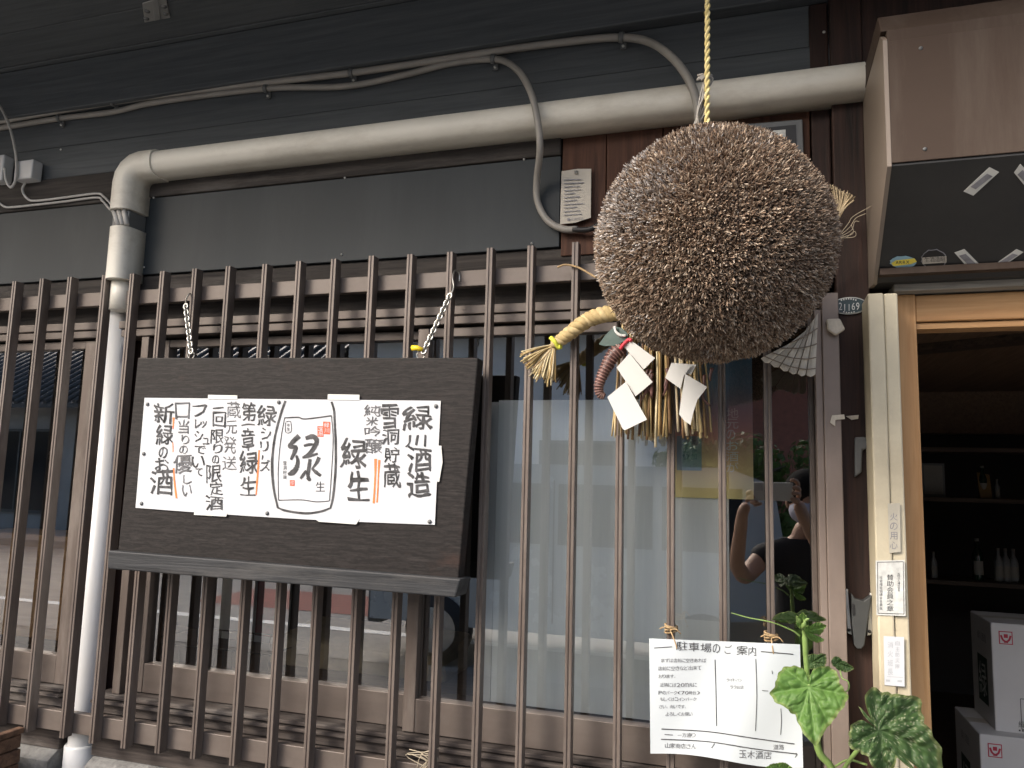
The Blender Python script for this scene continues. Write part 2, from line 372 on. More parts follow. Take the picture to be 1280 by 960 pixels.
def stroke(mb, pts, wds, to3, mi=0, n=6):
    """brush stroke: ribbon along a smooth 2-D path"""
    p3 = smoothpath([Vector((x, y, 0)) for x, y in pts], n)
    m = len(p3); ws = wds if isinstance(wds, (list, tuple)) else [wds] * len(pts)
    L = []; Rr = []
    for i, p in enumerate(p3):
        t = p3[min(i + 1, m - 1)] - p3[max(i - 1, 0)]
        t = t.normalized() if t.length > 1e-9 else Vector((1, 0, 0))
        q = i / (m - 1) * (len(ws) - 1); a = int(min(q, len(ws) - 2)) if len(ws) > 1 else 0
        wd = ws[a] + (ws[min(a + 1, len(ws) - 1)] - ws[a]) * (q - a)
        wd *= 1 + 0.22 * noise.noise(Vector((p.x * 0.13, p.y * 0.13, 3)))
        nn = Vector((-t.y, t.x, 0)) * wd * 0.5
        L.append(to3(p.x + nn.x, p.y + nn.y)); Rr.append(to3(p.x - nn.x, p.y - nn.y))
    mb.add(L + Rr, [(i, i + 1, m + i + 1, m + i) for i in range(m - 1)], False, mi)
def textline(mb, s, x, y, size, to3, dx=1.0, dy=0.0, weight=0.0, jit=0.0, sq=1.0):
    for ch in s:
        if ch != ' ':
            put_glyph(mb, ch, (x, y, x + size * sq, y + size), to3, weight, jit, fit=False)
        x += size * dx; y += size * dy
# ================================================================== SETTING
Z0 = 1.5
g = MB().add([(-60, -60, 0), (60, -60, 0), (60, 60, 0), (-60, 60, 0)], [(0, 1, 2, 3)])
M['ground'] = mat('street_concrete', (0.20, 0.19, 0.17), 0.9, 0, 0.12, 2, bump=0.3, bs=60, dirt=(0.2, 0.18, 0.16), dirtamt=0.5, ds=1.5)
M['asphalt'] = mat('street_asphalt', (0.30, 0.285, 0.26), 0.9, 0, 0.12, 3, bump=0.4, bs=150)
M['linepaint'] = mat('road_paint', (0.75, 0.75, 0.72), 0.7, 0, 0.1, 6, bump=0.1)
M['redpave'] = mat('red_pavement', (0.25, 0.08, 0.06), 0.85, 0, 0.2, 12, bump=0.3)
def struct(name, mb, m): return setp(link(name, mb.mesh(name), m), kind='structure')
struct('ground', g, M['ground'])
struct('road', MB().add([(-60, -8.2, 0.004), (60, -8.2, 0.004), (60, -2.6, 0.004), (-60, -2.6, 0.004)], [(0, 1, 2, 3)]), M['asphalt'])
struct('road_line', MB().add([(-60, -3.75, 0.008), (60, -3.75, 0.008), (60, -3.6, 0.008), (-60, -3.6, 0.008)], [(0, 1, 2, 3)]), M['linepaint'])
struct('road_marking', MB().add([(-6.2, -5.6, 0.008), (-1.8, -5.6, 0.008), (-1.8, -4.4, 0.008), (-6.2, -4.4, 0.008)], [(0, 1, 2, 3)]), M['redpave'])
pv = MB().box(-60, 60, -10.2, -8.2, 0, 0.13)
M['paving'] = mat('pale_paving', (0.40, 0.37, 0.33), 0.9, 0, 0.12, 2, bump=0.3)
struct('pavement', pv, M['paving'])

# ------------------------------------------------------------------ the shop front
XL, XR = -3.6, 2.2          # extent of the front
shop = thing('shop_building', 'old sake shop front of dark timber, grey panels and bronze sash windows', 'building', (0, 1.6, 0))
# granite base with a chamfered top
zb = at(60, 935, 1.57).z
part('stone_base', MB().extrude([(1.545, 0), (1.70, 0), (1.70, zb), (1.575, zb), (1.545, zb - 0.02)], lambda p: (XL, p[0], p[1]), lambda p: (-1.645, p[0], p[1])), M['stone'], shop)
part('stone_base', MB().extrude([(1.545, 0), (1.70, 0), (1.70, zb), (1.575, zb), (1.545, zb - 0.02)], lambda p: (-1.535, p[0], p[1]), lambda p: (0.10, p[0], p[1])), M['stone'], shop)
part('stone_base', MB().box(-1.644, -1.536, 1.64, 1.70, 0, zb - 0.001), M['stone'], shop)
# wooden sill stack under the windows
zs = at(680, 939, 1.58).z
z_low = zb
steps = [(1.560, zs - 0.010, zs - 0.001), (1.553, zs - 0.021, zs - 0.013), (1.566, zs - 0.045, zs - 0.024), (1.558, zs - 0.057, zs - 0.048), (1.570, z_low, zs - 0.060)]
for (y, a, b) in steps:
    part('sill_board', MB().box(XL, -1.640, y, 1.70, a, b), M['sill'], shop, 0.002)
    part('sill_board', MB().box(-1.540, 0.10, y, 1.70, a, b), M['sill'], shop, 0.002)
# grey metal panel above the windows, with the weathered beams under and over it
zp0 = at(690, 309, 1.57).z; zp1 = at(690, 196, 1.57).z
XP = at(700, 250, 1.57).x
part('wall_panel', MB().box(XL, XP, 1.570, 1.66, zp0, zp1), M['panel'], shop, 0.0015)
part('head_beam', MB().box(XL, 0.11, 1.578, 1.66, at(583, 336, 1.57).z - 0.085, zp0 - 0.002), M['beam'], shop, 0.002)
part('wall_beam', MB().box(XL, XP, 1.566, 1.66, zp1 + 0.002, zp1 + 0.085), M['beam'], shop, 0.003)
# boards above the duct
zL2 = Z0 + 0.975; zL1 = Z0 + 1.117
bh = (zL2 - (zp1 + 0.087)) / 2
for i in range(2):
    part('wall_board', MB().box(XL, 0.24, 1.574 + 0.003 * i, 1.66, zp1 + 0.088 + i * bh, zp1 + 0.086 + (i + 1) * bh), M['soffit'], shop, 0.0015)
part('wall_beam', MB().box(XL, XR, 1.545, 1.66, zL2 + 0.001, zL1 - 0.002), M['soffit'], shop, 0.003)
# soffit boards running along the front, under the eave
yy = 1.66
for i in range(6):
    part('soffit_board', MB().box(XL - 0.3, XR, yy - 0.128, yy, zL1 + 0.001 * (i % 2), zL1 + 0.02), M['soffit'], shop, 0.002)
    yy -= 0.131
for x in (-3.1, -2.3, -1.5, -0.7, 0.1, 0.9, 1.7):
    part('rafter', MB().box(x - 0.022, x + 0.022, 0.86, 1.62, zL1 + 0.021, zL1 + 0.085), M['beam'], shop)
part('fascia', MB().box(XL - 0.3, XR, 0.85, 0.872, zL1 - 0.03, zL1 + 0.14), M['beam'], shop, 0.002)
rf = MB(); rf.hexa([(XL - .3, .80, zL1 + .10), (XR, .80, zL1 + .10), (XR, 3.8, zL1 + 1.2), (XL - .3, 3.8, zL1 + 1.2), (XL - .3, .80, zL1 + .15), (XR, .80, zL1 + .15), (XR, 3.8, zL1 + 1.25), (XL - .3, 3.8, zL1 + 1.25)])
M['rooftile'] = mat('grey_roof_tile', (0.09, 0.095, 0.10), 0.5, 0, 0.2, 8, bump=0.3, bs=30)
part('roof', rf, M['rooftile'], shop)
# the red brown planks right of the grey panel, and the dark post beside the door
zdt = Z0 + 0.34
xs = [XP + 0.002, -0.30, -0.18, -0.06, 0.11]
for a, b in zip(xs[:-1], xs[1:]):
    part('wall_plank', MB().box(a + 0.001, b - 0.001, 1.572 + rnd.random() * 0.003, 1.66, zp0 - 0.02, zp1 + 0.085), M['redwood'], shop, 0.0015)
part('corner_post', MB().box(0.149, 0.207, 1.555, 1.66, 0, zL2 - 0.003), M['post'], shop, 0.003)
part('corner_post', MB().box(0.112, 0.1475, 1.572, 1.66, zp0 - 0.1, zL2 - 0.003), M['post'], shop, 0.003)
# ivory trim of the doorway
pl = part('door_trim', MB().box(0.192, 0.218, 1.470, 1.553, 0, at(1100, 366, 1.47).z), M['pillar'], shop, 0.003)
part('door_trim', MB().box(0.2186, 0.241, 1.474, 1.553, 0, at(1120, 366, 1.474).z), M['pillar'], shop, 0.003)
part('door_jamb', MB().box(0.246, 0.282, 1.545, 1.66, 0, Z0 + 0.356), M['cedar'], shop, 0.002)
part('door_head', MB().box(0.2825, XR, 1.548, 1.60, Z0 + 0.305, Z0 + 0.354), M['cedar_h'], shop, 0.002)
part('door_head', MB().box(0.2825, XR, 1.555, 1.60, Z0 + 0.292, Z0 + 0.303), M['cedar_h'], shop, 0.001)
part('door_strip', MB().box(0.2425, XR, 1.520, 1.66, Z0 + 0.357, Z0 + 0.374), M['greywood'], shop, 0.002)
part('lintel', MB().box(0.208, XR, 1.56, 1.66, Z0 + 0.376, zL2 - 0.003), M['post'], shop)
part('door_step', MB().box(0.2, XR, 1.50, 1.75, 0, 0.18), M['stone'], shop, 0.006)

# windows: bronze sashes with glass
ztr0 = at(630, 402.5, 1.57).z; ztr1 = at(630, 380, 1.57).z; zmid = at(630, 391.5, 1.57).z
part('window_track', MB().box(XL, 0.105, 1.566, 1.64, zmid + 0.001, ztr1), M['bronze_h'], shop, 0.0015)
part('window_track', MB().box(XL, 0.105, 1.571, 1.64, ztr0, zmid - 0.001), M['bronze_h'], shop, 0.0015)
ztop = at(630, 419, 1.585).z; ztop1 = ztr0 - 0.006
zbt = at(680, 892.5, 1.585).z; zbb = at(680, 939, 1.585).z + 0.003
def sash(x0, x1, y, stl, str_, name='window_sash', mull=()):
    """x0..x1 outer, stl / str_ stile widths"""
    f = MB(); 
    s = part(name, f.box(x0 + stl, x1 - str_, y, y + 0.028, ztop, ztop1), M['bronze_h'], shop, 0.0015)
    part('bottom_rail', MB().box(x0 + stl, x1 - str_, y, y + 0.028, zbb, zbt), M['bronze_h'], s, 0.0015)
    part('stile', MB().box(x0, x0 + stl - 0.0005, y - 0.001, y + 0.0285, zbb, ztop1), M['bronze'], s, 0.0015)
    part('stile', MB().box(x1 - str_ + 0.0005, x1, y - 0.001, y + 0.0285, zbb, ztop1), M['bronze'], s, 0.0015)
    for (a, b) in mull:
        part('mullion', MB().box(a, b, y + 0.002, y + 0.026, zbt + 0.0005, ztop - 0.0005), M['bronze'], s, 0.001)
    part('pane', MB().add([(x0 + stl, y + 0.015, zbt), (x1 - str_, y + 0.015, zbt), (x1 - str_, y + 0.015, ztop), (x0 + stl, y + 0.015, ztop)], [(0, 1, 2, 3)]), M['glass'], s)
    return s
xa = lambda px, py=800, Y=1.585: at(px, py, Y).x
sash(XL, -2.30, 1.585, 0.03, 0.035)
sash(-2.29, -1.655, 1.585, 0.035, 0.035)
sash(xa(150), xa(524), 1.605, 0.06, 0.03, mull=((xa(243), xa(250)),))
sash(xa(508), 0.1065, 1.582, 0.028, 0.010)
part('wall_post', MB().box(-1.652, -1.475, 1.632, 1.70, z_low, zp0 - 0.09), M['post'], shop)
part('window_frame', MB().box(-1.476, xa(149), 1.575, 1.66, zs, ztr0 - 0.002), M['bronze'], shop, 0.0015)
part('window_frame', MB().box(-1.652, -1.625, 1.578, 1.631, zs, ztr0 - 0.002), M['bronze'], shop, 0.0015)
# end frame of the lattice against the dark post
zfe = at(1042, 367, 1.53).z
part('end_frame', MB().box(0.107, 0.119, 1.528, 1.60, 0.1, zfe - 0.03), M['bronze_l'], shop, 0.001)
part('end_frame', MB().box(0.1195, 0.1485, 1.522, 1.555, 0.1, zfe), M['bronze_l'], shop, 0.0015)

# dark room behind the windows and the door
FL = 0.34
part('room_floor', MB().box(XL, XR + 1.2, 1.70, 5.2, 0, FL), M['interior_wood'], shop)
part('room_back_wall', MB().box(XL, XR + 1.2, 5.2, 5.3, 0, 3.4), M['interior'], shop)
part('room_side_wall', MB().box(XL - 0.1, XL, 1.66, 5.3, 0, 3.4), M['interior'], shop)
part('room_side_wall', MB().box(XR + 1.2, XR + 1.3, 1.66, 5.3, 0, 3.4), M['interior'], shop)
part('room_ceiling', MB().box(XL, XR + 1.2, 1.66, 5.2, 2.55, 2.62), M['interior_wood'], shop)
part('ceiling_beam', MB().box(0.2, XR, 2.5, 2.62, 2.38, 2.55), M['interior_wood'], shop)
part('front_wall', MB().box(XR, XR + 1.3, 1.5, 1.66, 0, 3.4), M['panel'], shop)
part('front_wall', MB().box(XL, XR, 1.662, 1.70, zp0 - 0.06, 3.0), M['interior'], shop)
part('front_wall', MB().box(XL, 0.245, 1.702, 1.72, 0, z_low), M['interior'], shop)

# ------------------------------------------------------------------ lattice of bronze bars
zbt0 = at(75, 920, 1.51).z - 0.004; zbt1 = Z0 + 0.487
lat = thing('window_lattice', 'bronze metal lattice of upright bars in front of the windows', 'lattice', (-0.7, 1.52, zbt0))
BW, BD = 0.0138, 0.024
bar = MB()
prof = [(-BW / 2, 0), (-0.0012, 0), (-0.0012, 0.0022), (0.0020, 0.0022), (0.0020, 0), (BW / 2, 0), (BW / 2, BD), (-BW / 2, BD)]
bar.extrude(prof, lambda p: (p[0], p[1], 0), lambda p: (p[0], p[1], zbt1 - zbt0))
bme = bar.mesh('bar')
tops = [(-16, 354), (18, 352), (52, 350), (87, 347), (130, 344), (165, 341), (203, 338), (243, 336), (285, 333), (331, 328), (373, 327), (417, 325), (464, 323), (512, 321), (562, 319), (612, 316), (663, 314), (719, 311)]
bx = [at(x, y, 1.51).x for x, y in tops] + [at(p, 650, 1.51).x for p in (773, 838, 903, 962)]
bx = [bx[0] - 0.094 * k for k in (9, 8, 7, 6, 5, 4, 3, 2, 1)] + bx
for i, x in enumerate(bx):
    o = link('bar', bme, M['bronze'], lat, (x - lat.location.x, 1.51 - 1.52 + rnd.uniform(-.0006, .0006), rnd.uniform(-.002, .002)), 0.001)
zr = (at(583, 358, 1.535).z, at(583, 338, 1.535).z)
part('rail', MB().box(XL, 0.1065, 1.5345, 1.5525, zr[0], zr[1]), M['bronze_h'], lat, 0.0015)
zr = (at(225, 938, 1.535).z, at(225, 911, 1.535).z)
part('rail', MB().box(XL, 0.1065, 1.5345, 1.5525, zr[0], zr[1]), M['bronze_h'], lat, 0.0015)

# ------------------------------------------------------------------ film, battens and posters behind the glass
zf0 = zbt + 0.004; zf1 = at(700, 500, 1.612).z
solo('window_film', MB().box(xa(618, 700, 1.612), xa(904, 700, 1.612), 1.612, 1.6145, zf0, zf1), M['film'],
     'milky grey film covering the lower part of the window pane', 'window film')
solo('white_batten', MB().box(xa(607, 700, 1.612), xa(617.5, 700, 1.612), 1.611, 1.6175, zf0, zf1 - 0.004), M['filmedge'],
     'white batten with a screw along the film edge beside the signboard', 'batten')
solo('white_batten', MB().box(xa(904.5, 760, 1.612), xa(912, 760, 1.612), 1.611, 1.6175, zf0, at(908, 622, 1.612).z), M['filmedge'],
     'white batten along the film edge under the gradient poster', 'batten')
pt = thing('poster', 'tall sake poster fading from blue to red to yellow inside the window', 'poster', at(905, 625, 1.606))
px0, px1 = xa(843, 540, 1.607), xa(941, 540, 1.607); pz0, pz1 = at(892, 623, 1.607).z, at(892, 440, 1.607).z
part('sheet', MB().box(px0, px1, 1.607, 1.6085, pz0, pz1), M['poster'], pt)
lt = MB(); tp = lambda x, y: at(x, y, 1.6062)
for i, ch in enumerate('地元のお酒が'):
    s = 15 if i not in (2,) else 11
    put_glyph(lt, ch, (908, 510 + i * 13.6, 908 + s, 510 + i * 13.6 + 12.2), tp, 0.0, 0.0)
part('lettering', lt, M['whiteprint'], pt)
pn = thing('notice_sheet', 'small pale blue printed notice overlapping the gradient poster', 'notice', at(860, 590, 1.606))
part('sheet', MB().box(xa(846, 560, 1.6055), xa(877, 560, 1.6055), 1.6046, 1.6056, at(860, 588, 1.605).z, at(860, 545, 1.605).z), mat('pale_blue_paper', (0.33, 0.44, 0.5), 0.6, bump=0.02), pn)
lt = MB(); tp2 = lambda x, y: at(x, y, 1.604)
for k, s in enumerate(('無添加', '仕上り')):
    for i, ch in enumerate(s): put_glyph(lt, ch, (864 - 10 * k, 549 + i * 9, 871 - 10 * k, 556.5 + i * 9), tp2, 0, 0)
part('lettering', lt, mat('teal_print', (0.08, 0.2, 0.28), 0.6, bump=0), pn)

# ------------------------------------------------------------------ air-conditioner duct and drain pipe
dz0, dz1 = Z0 + 0.744, Z0 + 0.807; dyf = 1.498
duct = thing('duct_cover', 'cream plastic duct running along the wall and turning down by the bars', 'duct', (-1.53, 1.53, Z0 + 0.4))
def dprof(a, b):   # half-round front section between a and b
    out = [(1.572, a), (1.572, b)]
    h = (b - a) / 2; n = 14
    for i in range(n + 1):
        th = math.pi / 2 - math.pi * i / n
        out.append((dyf + 0.036 - 0.036 * abs(math.cos(th)) ** 0.8, (a + b) / 2 + h * (abs(math.sin(th)) ** 0.8) * (1 if th > 0 else -1)))
    return out
def ductrun(mb, along, a, b, c0, c1):
    pr = dprof(c0, c1)
    if along == 'X': mb.extrude(pr, lambda p: (a, p[0], p[1]), lambda p: (b, p[0], p[1]), 0, True)
    else: mb.extrude(pr, lambda p: (p[1], p[0], a), lambda p: (p[1], p[0], b), 0, True)
seam = dz1 - 0.024
xe = at(187, 200, 1.5).x
d1 = MB(); ductrun(d1, 'X', xe, 0.205, dz0, dz1); part('duct_run', d1, M['cream'], duct)
part('seam', MB().box(xe, 0.205, dyf + 0.0030, dyf + 0.008, seam, seam + 0.0013), M['greyplastic'], duct)
dx0, dx1 = -1.572, -1.509
zc = Z0 + 0.655
el = MB()
xc = (dx0 + dx1) / 2; zm = (dz0 + dz1) / 2; ra = 0.048
path = [(xc, zc), (xc, zm - ra)] + [(xc + ra - ra * math.cos(t), zm - ra + ra * math.sin(t)) for t in (R(22), R(45), R(68))] + [(xc + ra, zm), (xe + 0.004, zm)]
pr = dprof(-0.0345, 0.0345); k = len(pr); ev = []
for i, (x, z) in enumerate(path):
    a_ = path[max(0, i - 1)]; b_ = path[min(len(path) - 1, i + 1)]; tx, tz = b_[0] - a_[0], b_[1] - a_[1]; ln = math.hypot(tx, tz)
    for (y, s) in pr: ev.append((x + tz / ln * s, y - 0.004 if y < 1.57 else y, z - tx / ln * s))
el.add(ev, [(i * k + j, i * k + (j + 1) % k, (i + 1) * k + (j + 1) % k, (i + 1) * k + j) for i in range(len(path) - 1) for j in range(k)], True)
el.add(ev[:k], [tuple(range(k))]); el.add(ev[-k:], [tuple(range(k - 1, -1, -1))])
part('elbow', el, M['cream'], duct)
d2 = MB(); ductrun(d2, 'Z', Z0 + 0.475, zc - 0.045, dx0, dx1); part('duct_run', d2, M['cream'], duct)
part('coupling', MB().box(dx0 + 0.006, dx1 - 0.004, 1.512, 1.572, zc - 0.044, zc - 0.001), M['greyplastic'], duct, 0.004)
for k in range(3):
    part('inner_pipe', MB().tube([(dx0 + 0.012 + k * 0.016, 1.510, zc - 0.002), (dx0 + 0.034 + k * 0.013, 1.508, zc - 0.043)], 0.006, 8), M['wire'], duct)
part('inner_pipe', MB().tube([(-1.545, 1.545, Z0 + 0.48), (-1.545, 1.545, Z0 + 0.40)], 0.028, 20), M['cream'], duct)
pipe = thing('drain_pipe', 'white plastic drain pipe standing behind the lattice rails', 'pipe', (-1.555, 1.592, 0.2))
pcx = at(123, 565, 1.558).x
part('pipe_tube', MB().tube([(pcx, 1.592, 0.0), (pcx, 1.592, Z0 + 0.478)], 0.034, 28), M['pvc'], pipe)
zk = at(100, 935, 1.56).z
part('socket', MB().tube([(pcx, 1.592, zk - 0.25), (pcx, 1.592, zk - 0.004), (pcx, 1.592, zk)], [0.041, 0.041, 0.0385], 28), M['pvc'], pipe)

# ------------------------------------------------------------------ cables on the wall
def clamp_of(parent, px, py, Y, r):
    p = at(px, py, Y)
    c = MB().tube([p + Vector((-0.005, 0, 0.001)), p + Vector((0.005, 0, -0.0008))], r + 0.0035, 12)
    cl = part('clamp', c, M['greyplastic'], parent)
    q = p + Vector((0.003, 0.004, -0.018))
    part('screw', MB().lathe(q, [(0.0001, 0.004), (0.003, 0.003), (0.003, -0.004)], 8, axis='Y'), M['steel'], cl)
    part('tab', MB().box(q.x - .006, q.x + .006, q.y, q.y + 0.004, q.z - 0.006, q.z + 0.014), M['greyplastic'], cl)
def cable(pts, r, label, clamps):
    ps = smoothpath([at(x, y, Y) for x, y, Y in pts], 10)
    t = thing('power_cable', label, 'cable', ps[0])
    part('sheath', MB().tube(ps, r, 10), M['cable'], t)
    for c in clamps: clamp_of(t, *c, r)
cable([(-120, 174, 1.562), (0, 152, 1.562), (140, 128, 1.562), (290, 108, 1.562), (440, 91, 1.562), (620, 64, 1.562), (720, 51, 1.562), (777, 47, 1.56), (812, 53, 1.54), (840, 72, 1.50), (860, 98, 1.484), (870, 124, 1.484), (873, 150, 1.49), (874, 190, 1.54)],
      0.0085, 'grey power cable arching over the duct towards the cedar ball', [(143, 128, 1.562), (440, 91, 1.562), (777, 47, 1.56)])
cable([(-120, 180, 1.565), (0, 160, 1.565), (75, 148, 1.565), (140, 140, 1.565), (195, 128, 1.565), (330, 111, 1.565), (430, 108, 1.565), (500, 95, 1.565), (560, 80, 1.565), (617, 74, 1.562), (645, 86, 1.53), (662, 112, 1.49), (671, 145, 1.483), (675, 185, 1.488), (671, 225, 1.54), (672, 252, 1.555), (684, 275, 1.555), (703, 286, 1.555), (722, 287, 1.555)],
      0.0075, 'grey power cable looping down in front of the duct to the paper tag', [(75, 148, 1.565), (333, 111, 1.565), (617, 74, 1.562)])
part_tail = MB().tube(smoothpath([at(x, y, 1.553) for x, y in ((716, 287), (735, 287), (750, 280), (764, 270))], 6), 0.006, 10)
solo('cable_end', part_tail, M['black'], 'black taped cable end tucked under the hanging paper tag', 'cable')
# small wiring at the left edge
wt = thing('wall_wiring', 'pale twin wires with small white junction boxes on grey wall', 'wiring', at(40, 215, 1.55))
part('junction_box', MB().box(*(lambda a, b: (a.x, b.x, 1.535, 1.568, b.z, a.z))(at(-2, 197, 1.55), at(8, 228, 1.55))), M['pvc'], wt, 0.004)
part('junction_box', MB().box(*(lambda a, b: (a.x, b.x, 1.535, 1.568, b.z, a.z))(at(25, 204, 1.55), at(45, 225, 1.55))), M['pvc'], wt, 0.004)
part('wire', MB().tube(smoothpath([at(x, y, 1.558) for x, y in ((33, 226), (28, 237), (34, 248), (45, 251), (80, 247), (120, 242), (130, 246), (140, 256), (150, 262))], 8), 0.0032, 8), M['wire'], wt)
part('wire', MB().tube(smoothpath([at(x, y, 1.560) for x, y in ((-5, 250), (5, 258), (15, 259), (45, 256), (80, 252), (120, 247), (128, 251), (138, 262), (148, 268))], 8), 0.0032, 8), M['wire'], wt)
part('wire', MB().tube(smoothpath([at(x, y, 1.530) for x, y in ((-6, 125), (4, 140), (14, 165), (20, 195), (20, 222), (14, 234), (8, 226), (6, 210))], 8), 0.0036, 8), M['wire'], wt)
# galvanised plate on the soffit edge
br = thing('steel_bracket', 'small galvanised bracket plate with screws fixed under the eave', 'bracket', onp(195, 12, Vector((0, 0, zL1)), Vector((0, 0, -1))))
dn = Vector((0, 0, -1)); sof = lambda x, y, h=0.0015: onp(x, y, Vector((0, 0, zL1 - h)), dn)
part('plate', MB().slab([sof(178, 3), sof(207, -6), sof(213, 21), sof(181, 27)], dn, 0.003), M['steel'], br, 0.001)
for (x, y) in ((184, 14), (205, 8), (183, 23), (207, 17)):
    p = sof(x, y, 0.0046); part('screw', MB().lathe(p, [(0.007, 0), (0.0065, -0.002), (0.0001, -0.0035)], 10), M['greyplastic'], br)
part('rib', MB().slab([sof(190, 0, .0046), sof(198, -3, .0046), sof(201, 23, .0046), sof(193, 25, .0046)], dn, 0.003), M['steel'], br, 0.001)
# screws of the grey panel and boards
for (x, y, Y) in ((192, 247, 1.569), (431, 222, 1.569), (655, 199, 1.569), (180, 334, 1.569), (427, 318, 1.569), (665, 304, 1.569), (76, 187, 1.569), (108, 253, 1.569), (57, 70, 1.544), (381, 11, 1.544), (75, 14, 1.544), (1030, 40, 1.544)):
    part('screw', MB().lathe(at(x, y, Y), [(0.0032, 0), (0.0028, 0.0012), (0.0001, 0.002)], 8, axis='Y'), M['steel'], shop)
M['ceilwood'] = wood('shop_ceiling_wood', (0.16, 0.10, 0.065), (0.26, 0.17, 0.11), 'Y', 0.7, 0.2)
part('shop_ceiling', MB().box(0.285, XR, 1.67, 4.6, 2.02, 2.04), M['ceilwood'], shop)
part('shop_ceiling_beam', MB().box(0.285, XR, 4.6, 4.7, 1.80, 2.04), M['ceilwood'], shop)
part('cross_beam', MB().hexa([(0.30, 3.2, 1.99), (1.5, 2.5, 1.99), (1.5, 2.58, 1.99), (0.30, 3.28, 1.99), (0.30, 3.2, 2.019), (1.5, 2.5, 2.019), (1.5, 2.58, 2.019), (0.30, 3.28, 2.019)]), M['interior_wood'], shop)
# ------------------------------------------------------------------ hanging signboard
BY = 1.45
b0 = at(172, 447, BY)
corn = [at(172, 447, 1.45), at(598, 447, 1.45), at(572, 728, 1.425), at(146, 692, 1.44)]
pn_ = (corn[1] - corn[0]).cross(corn[3] - corn[0]).normalized()
if pn_.y > 0: pn_ = -pn_
bp0 = corn[0]
sg = thing('signboard', 'dark charred timber signboard hung by chains on the bars', 'signboard', (corn[2] + corn[3]) / 2)
back = -pn_
cs = [onp(172, 447, bp0, pn_), onp(598, 447, bp0, pn_), onp(573, 726, bp0, pn_), onp(147, 690, bp0, pn_)]
# one wide plank
def lerp(a, b, t): return a + (b - a) * t
cuts = [0, 1.0]
for i in range(1):
    t0, t1 = cuts[i] + (0.0015 if i else 0), cuts[i + 1]
    qd = [lerp(cs[0], cs[3], t0), lerp(cs[1], cs[2], t0), lerp(cs[1], cs[2], t1), lerp(cs[0], cs[3], t1)]
    n = 24; vs = []; fs = []
    part('panel', MB().slab(qd, back, 0.032), M['board'], sg, 0.003)
lf = 0.020
lc = [onp(135, 688, bp0 + pn_ * lf, pn_), onp(576, 724, bp0 + pn_ * lf, pn_), onp(569, 747, bp0 + pn_ * lf, pn_), onp(134, 711, bp0 + pn_ * lf, pn_)]
part('ledge', MB().slab(lc, back, 0.060), M['ledge'], sg, 0.003)
# eye rings on top
for (x, y) in ((239, 444), (526, 444)):
    p = onp(x, y, bp0 + back * 0.016, pn_)
    ring = [p + Vector((0.009 * math.cos(a), 0, 0.009 * math.sin(a))) for a in [2 * math.pi * k / 14 for k in range(15)]]
    part('eye_ring', MB().tube(ring, 0.0016, 6), M['chain'], sg)
# chains
def chain(name, a, b, n, label, hook):
    t = thing(name, label, 'chain', b, 'chains holding the signboard')
    a, b = Vector(a), Vector(b); d = (a - b); L = d.length / n; d.normalize()
    s1 = d.orthogonal().normalized(); s2 = d.cross(s1)
    mb = MB()
    for i in range(n):
        c = b + d * (L * (i + 0.5)); u = (s1 + s2).normalized() if i % 2 else (s1 - s2).normalized()
        rl, rw = L * 0.80, L * 0.62
        loop = []
        for k in range(13):
            th = 2 * math.pi * k / 12
            loop.append(c + d * (rl * math.cos(th)) + u * (rw * math.sin(th)) )
        mb.tube(loop, 0.0021, 6, cap=False)
    setp(part('links', mb, M['chain'], t), kind='stuff')
    part('hook', MB().tube(smoothpath(hook, 6), 0.0019, 8), M['chain'], t)
chain('chain', at(563, 368, 1.488), at(529, 441, 1.462), 17, 'steel chain holding up the signboard end near the yellow plug',
      [at(563, 369, 1.488), at(567, 360, 1.495), at(566, 346, 1.505), at(569, 338, 1.52), at(574, 342, 1.532), at(574, 352, 1.533)])
chain('chain', at(232, 381, 1.488), at(239, 441, 1.458), 15, 'steel chain holding up the signboard end near the white pipe',
      [at(232, 382, 1.488), at(233, 374, 1.498), at(237, 367, 1.507), at(240, 372, 1.515)])
solo('yellow_plug', MB().tube([at(515, 435, 1.46), at(521, 435, 1.46), at(528, 437, 1.46)], [0.006, 0.0058, 0.004], 10), M['yellow'], 'small yellow plastic plug on the top edge of the signboard', 'plug')

# hand-lettered sheet on the board
pp = bp0 + pn_ * 0.003
sheet = thing('lettered_sheet', 'wide white sheet with brush-written Japanese sake notice taped on signboard', 'notice', onp(360, 655, pp, pn_))
def S3(h): return lambda x, y: onp(x, y, bp0 + pn_ * (0.003 + h + 0.0016 * math.sin(x * 0.035) * math.sin(y * 0.02)), pn_)
T0 = S3(0.0)
# sheet as a gently waved grid
NX, NY = 60, 14
tl, tr, brr, bl = (180.6, 497.2), (551, 501), (543.5, 656), (169.4, 634.7)
vs = []; fs = []
for j in range(NY + 1):
    for i in range(NX + 1):
        u, v = i / NX, j / NY
        ax = tl[0] + (tr[0] - tl[0]) * u; ay = tl[1] + (tr[1] - tl[1]) * u
        cx = bl[0] + (brr[0] - bl[0]) * u; cy = bl[1] + (brr[1] - bl[1]) * u + 4.0 * math.sin(math.pi * u) * 0.6
        vs.append(T0(ax + (cx - ax) * v, ay + (cy - ay) * v))
for j in range(NY):
    for i in range(NX):
        a = j * (NX + 1) + i; fs.append((a, a + NX + 1, a + NX + 2, a + 1))
part('sheet', MB().add(vs, fs, True), M['paper'], sheet)
T1 = S3(0.0007)
def mk2(T): return lambda x, y: T(160 + x / 5.332, 480 + y / 5.332)
def mk3(T): return lambda x, y: T(320 + x / 5.333, 480 + y / 5.333)
z2 = mk2(T1); z3 = mk3(T1)
HS = [0.0005, 0.0007, 0.0009, 0.0011]
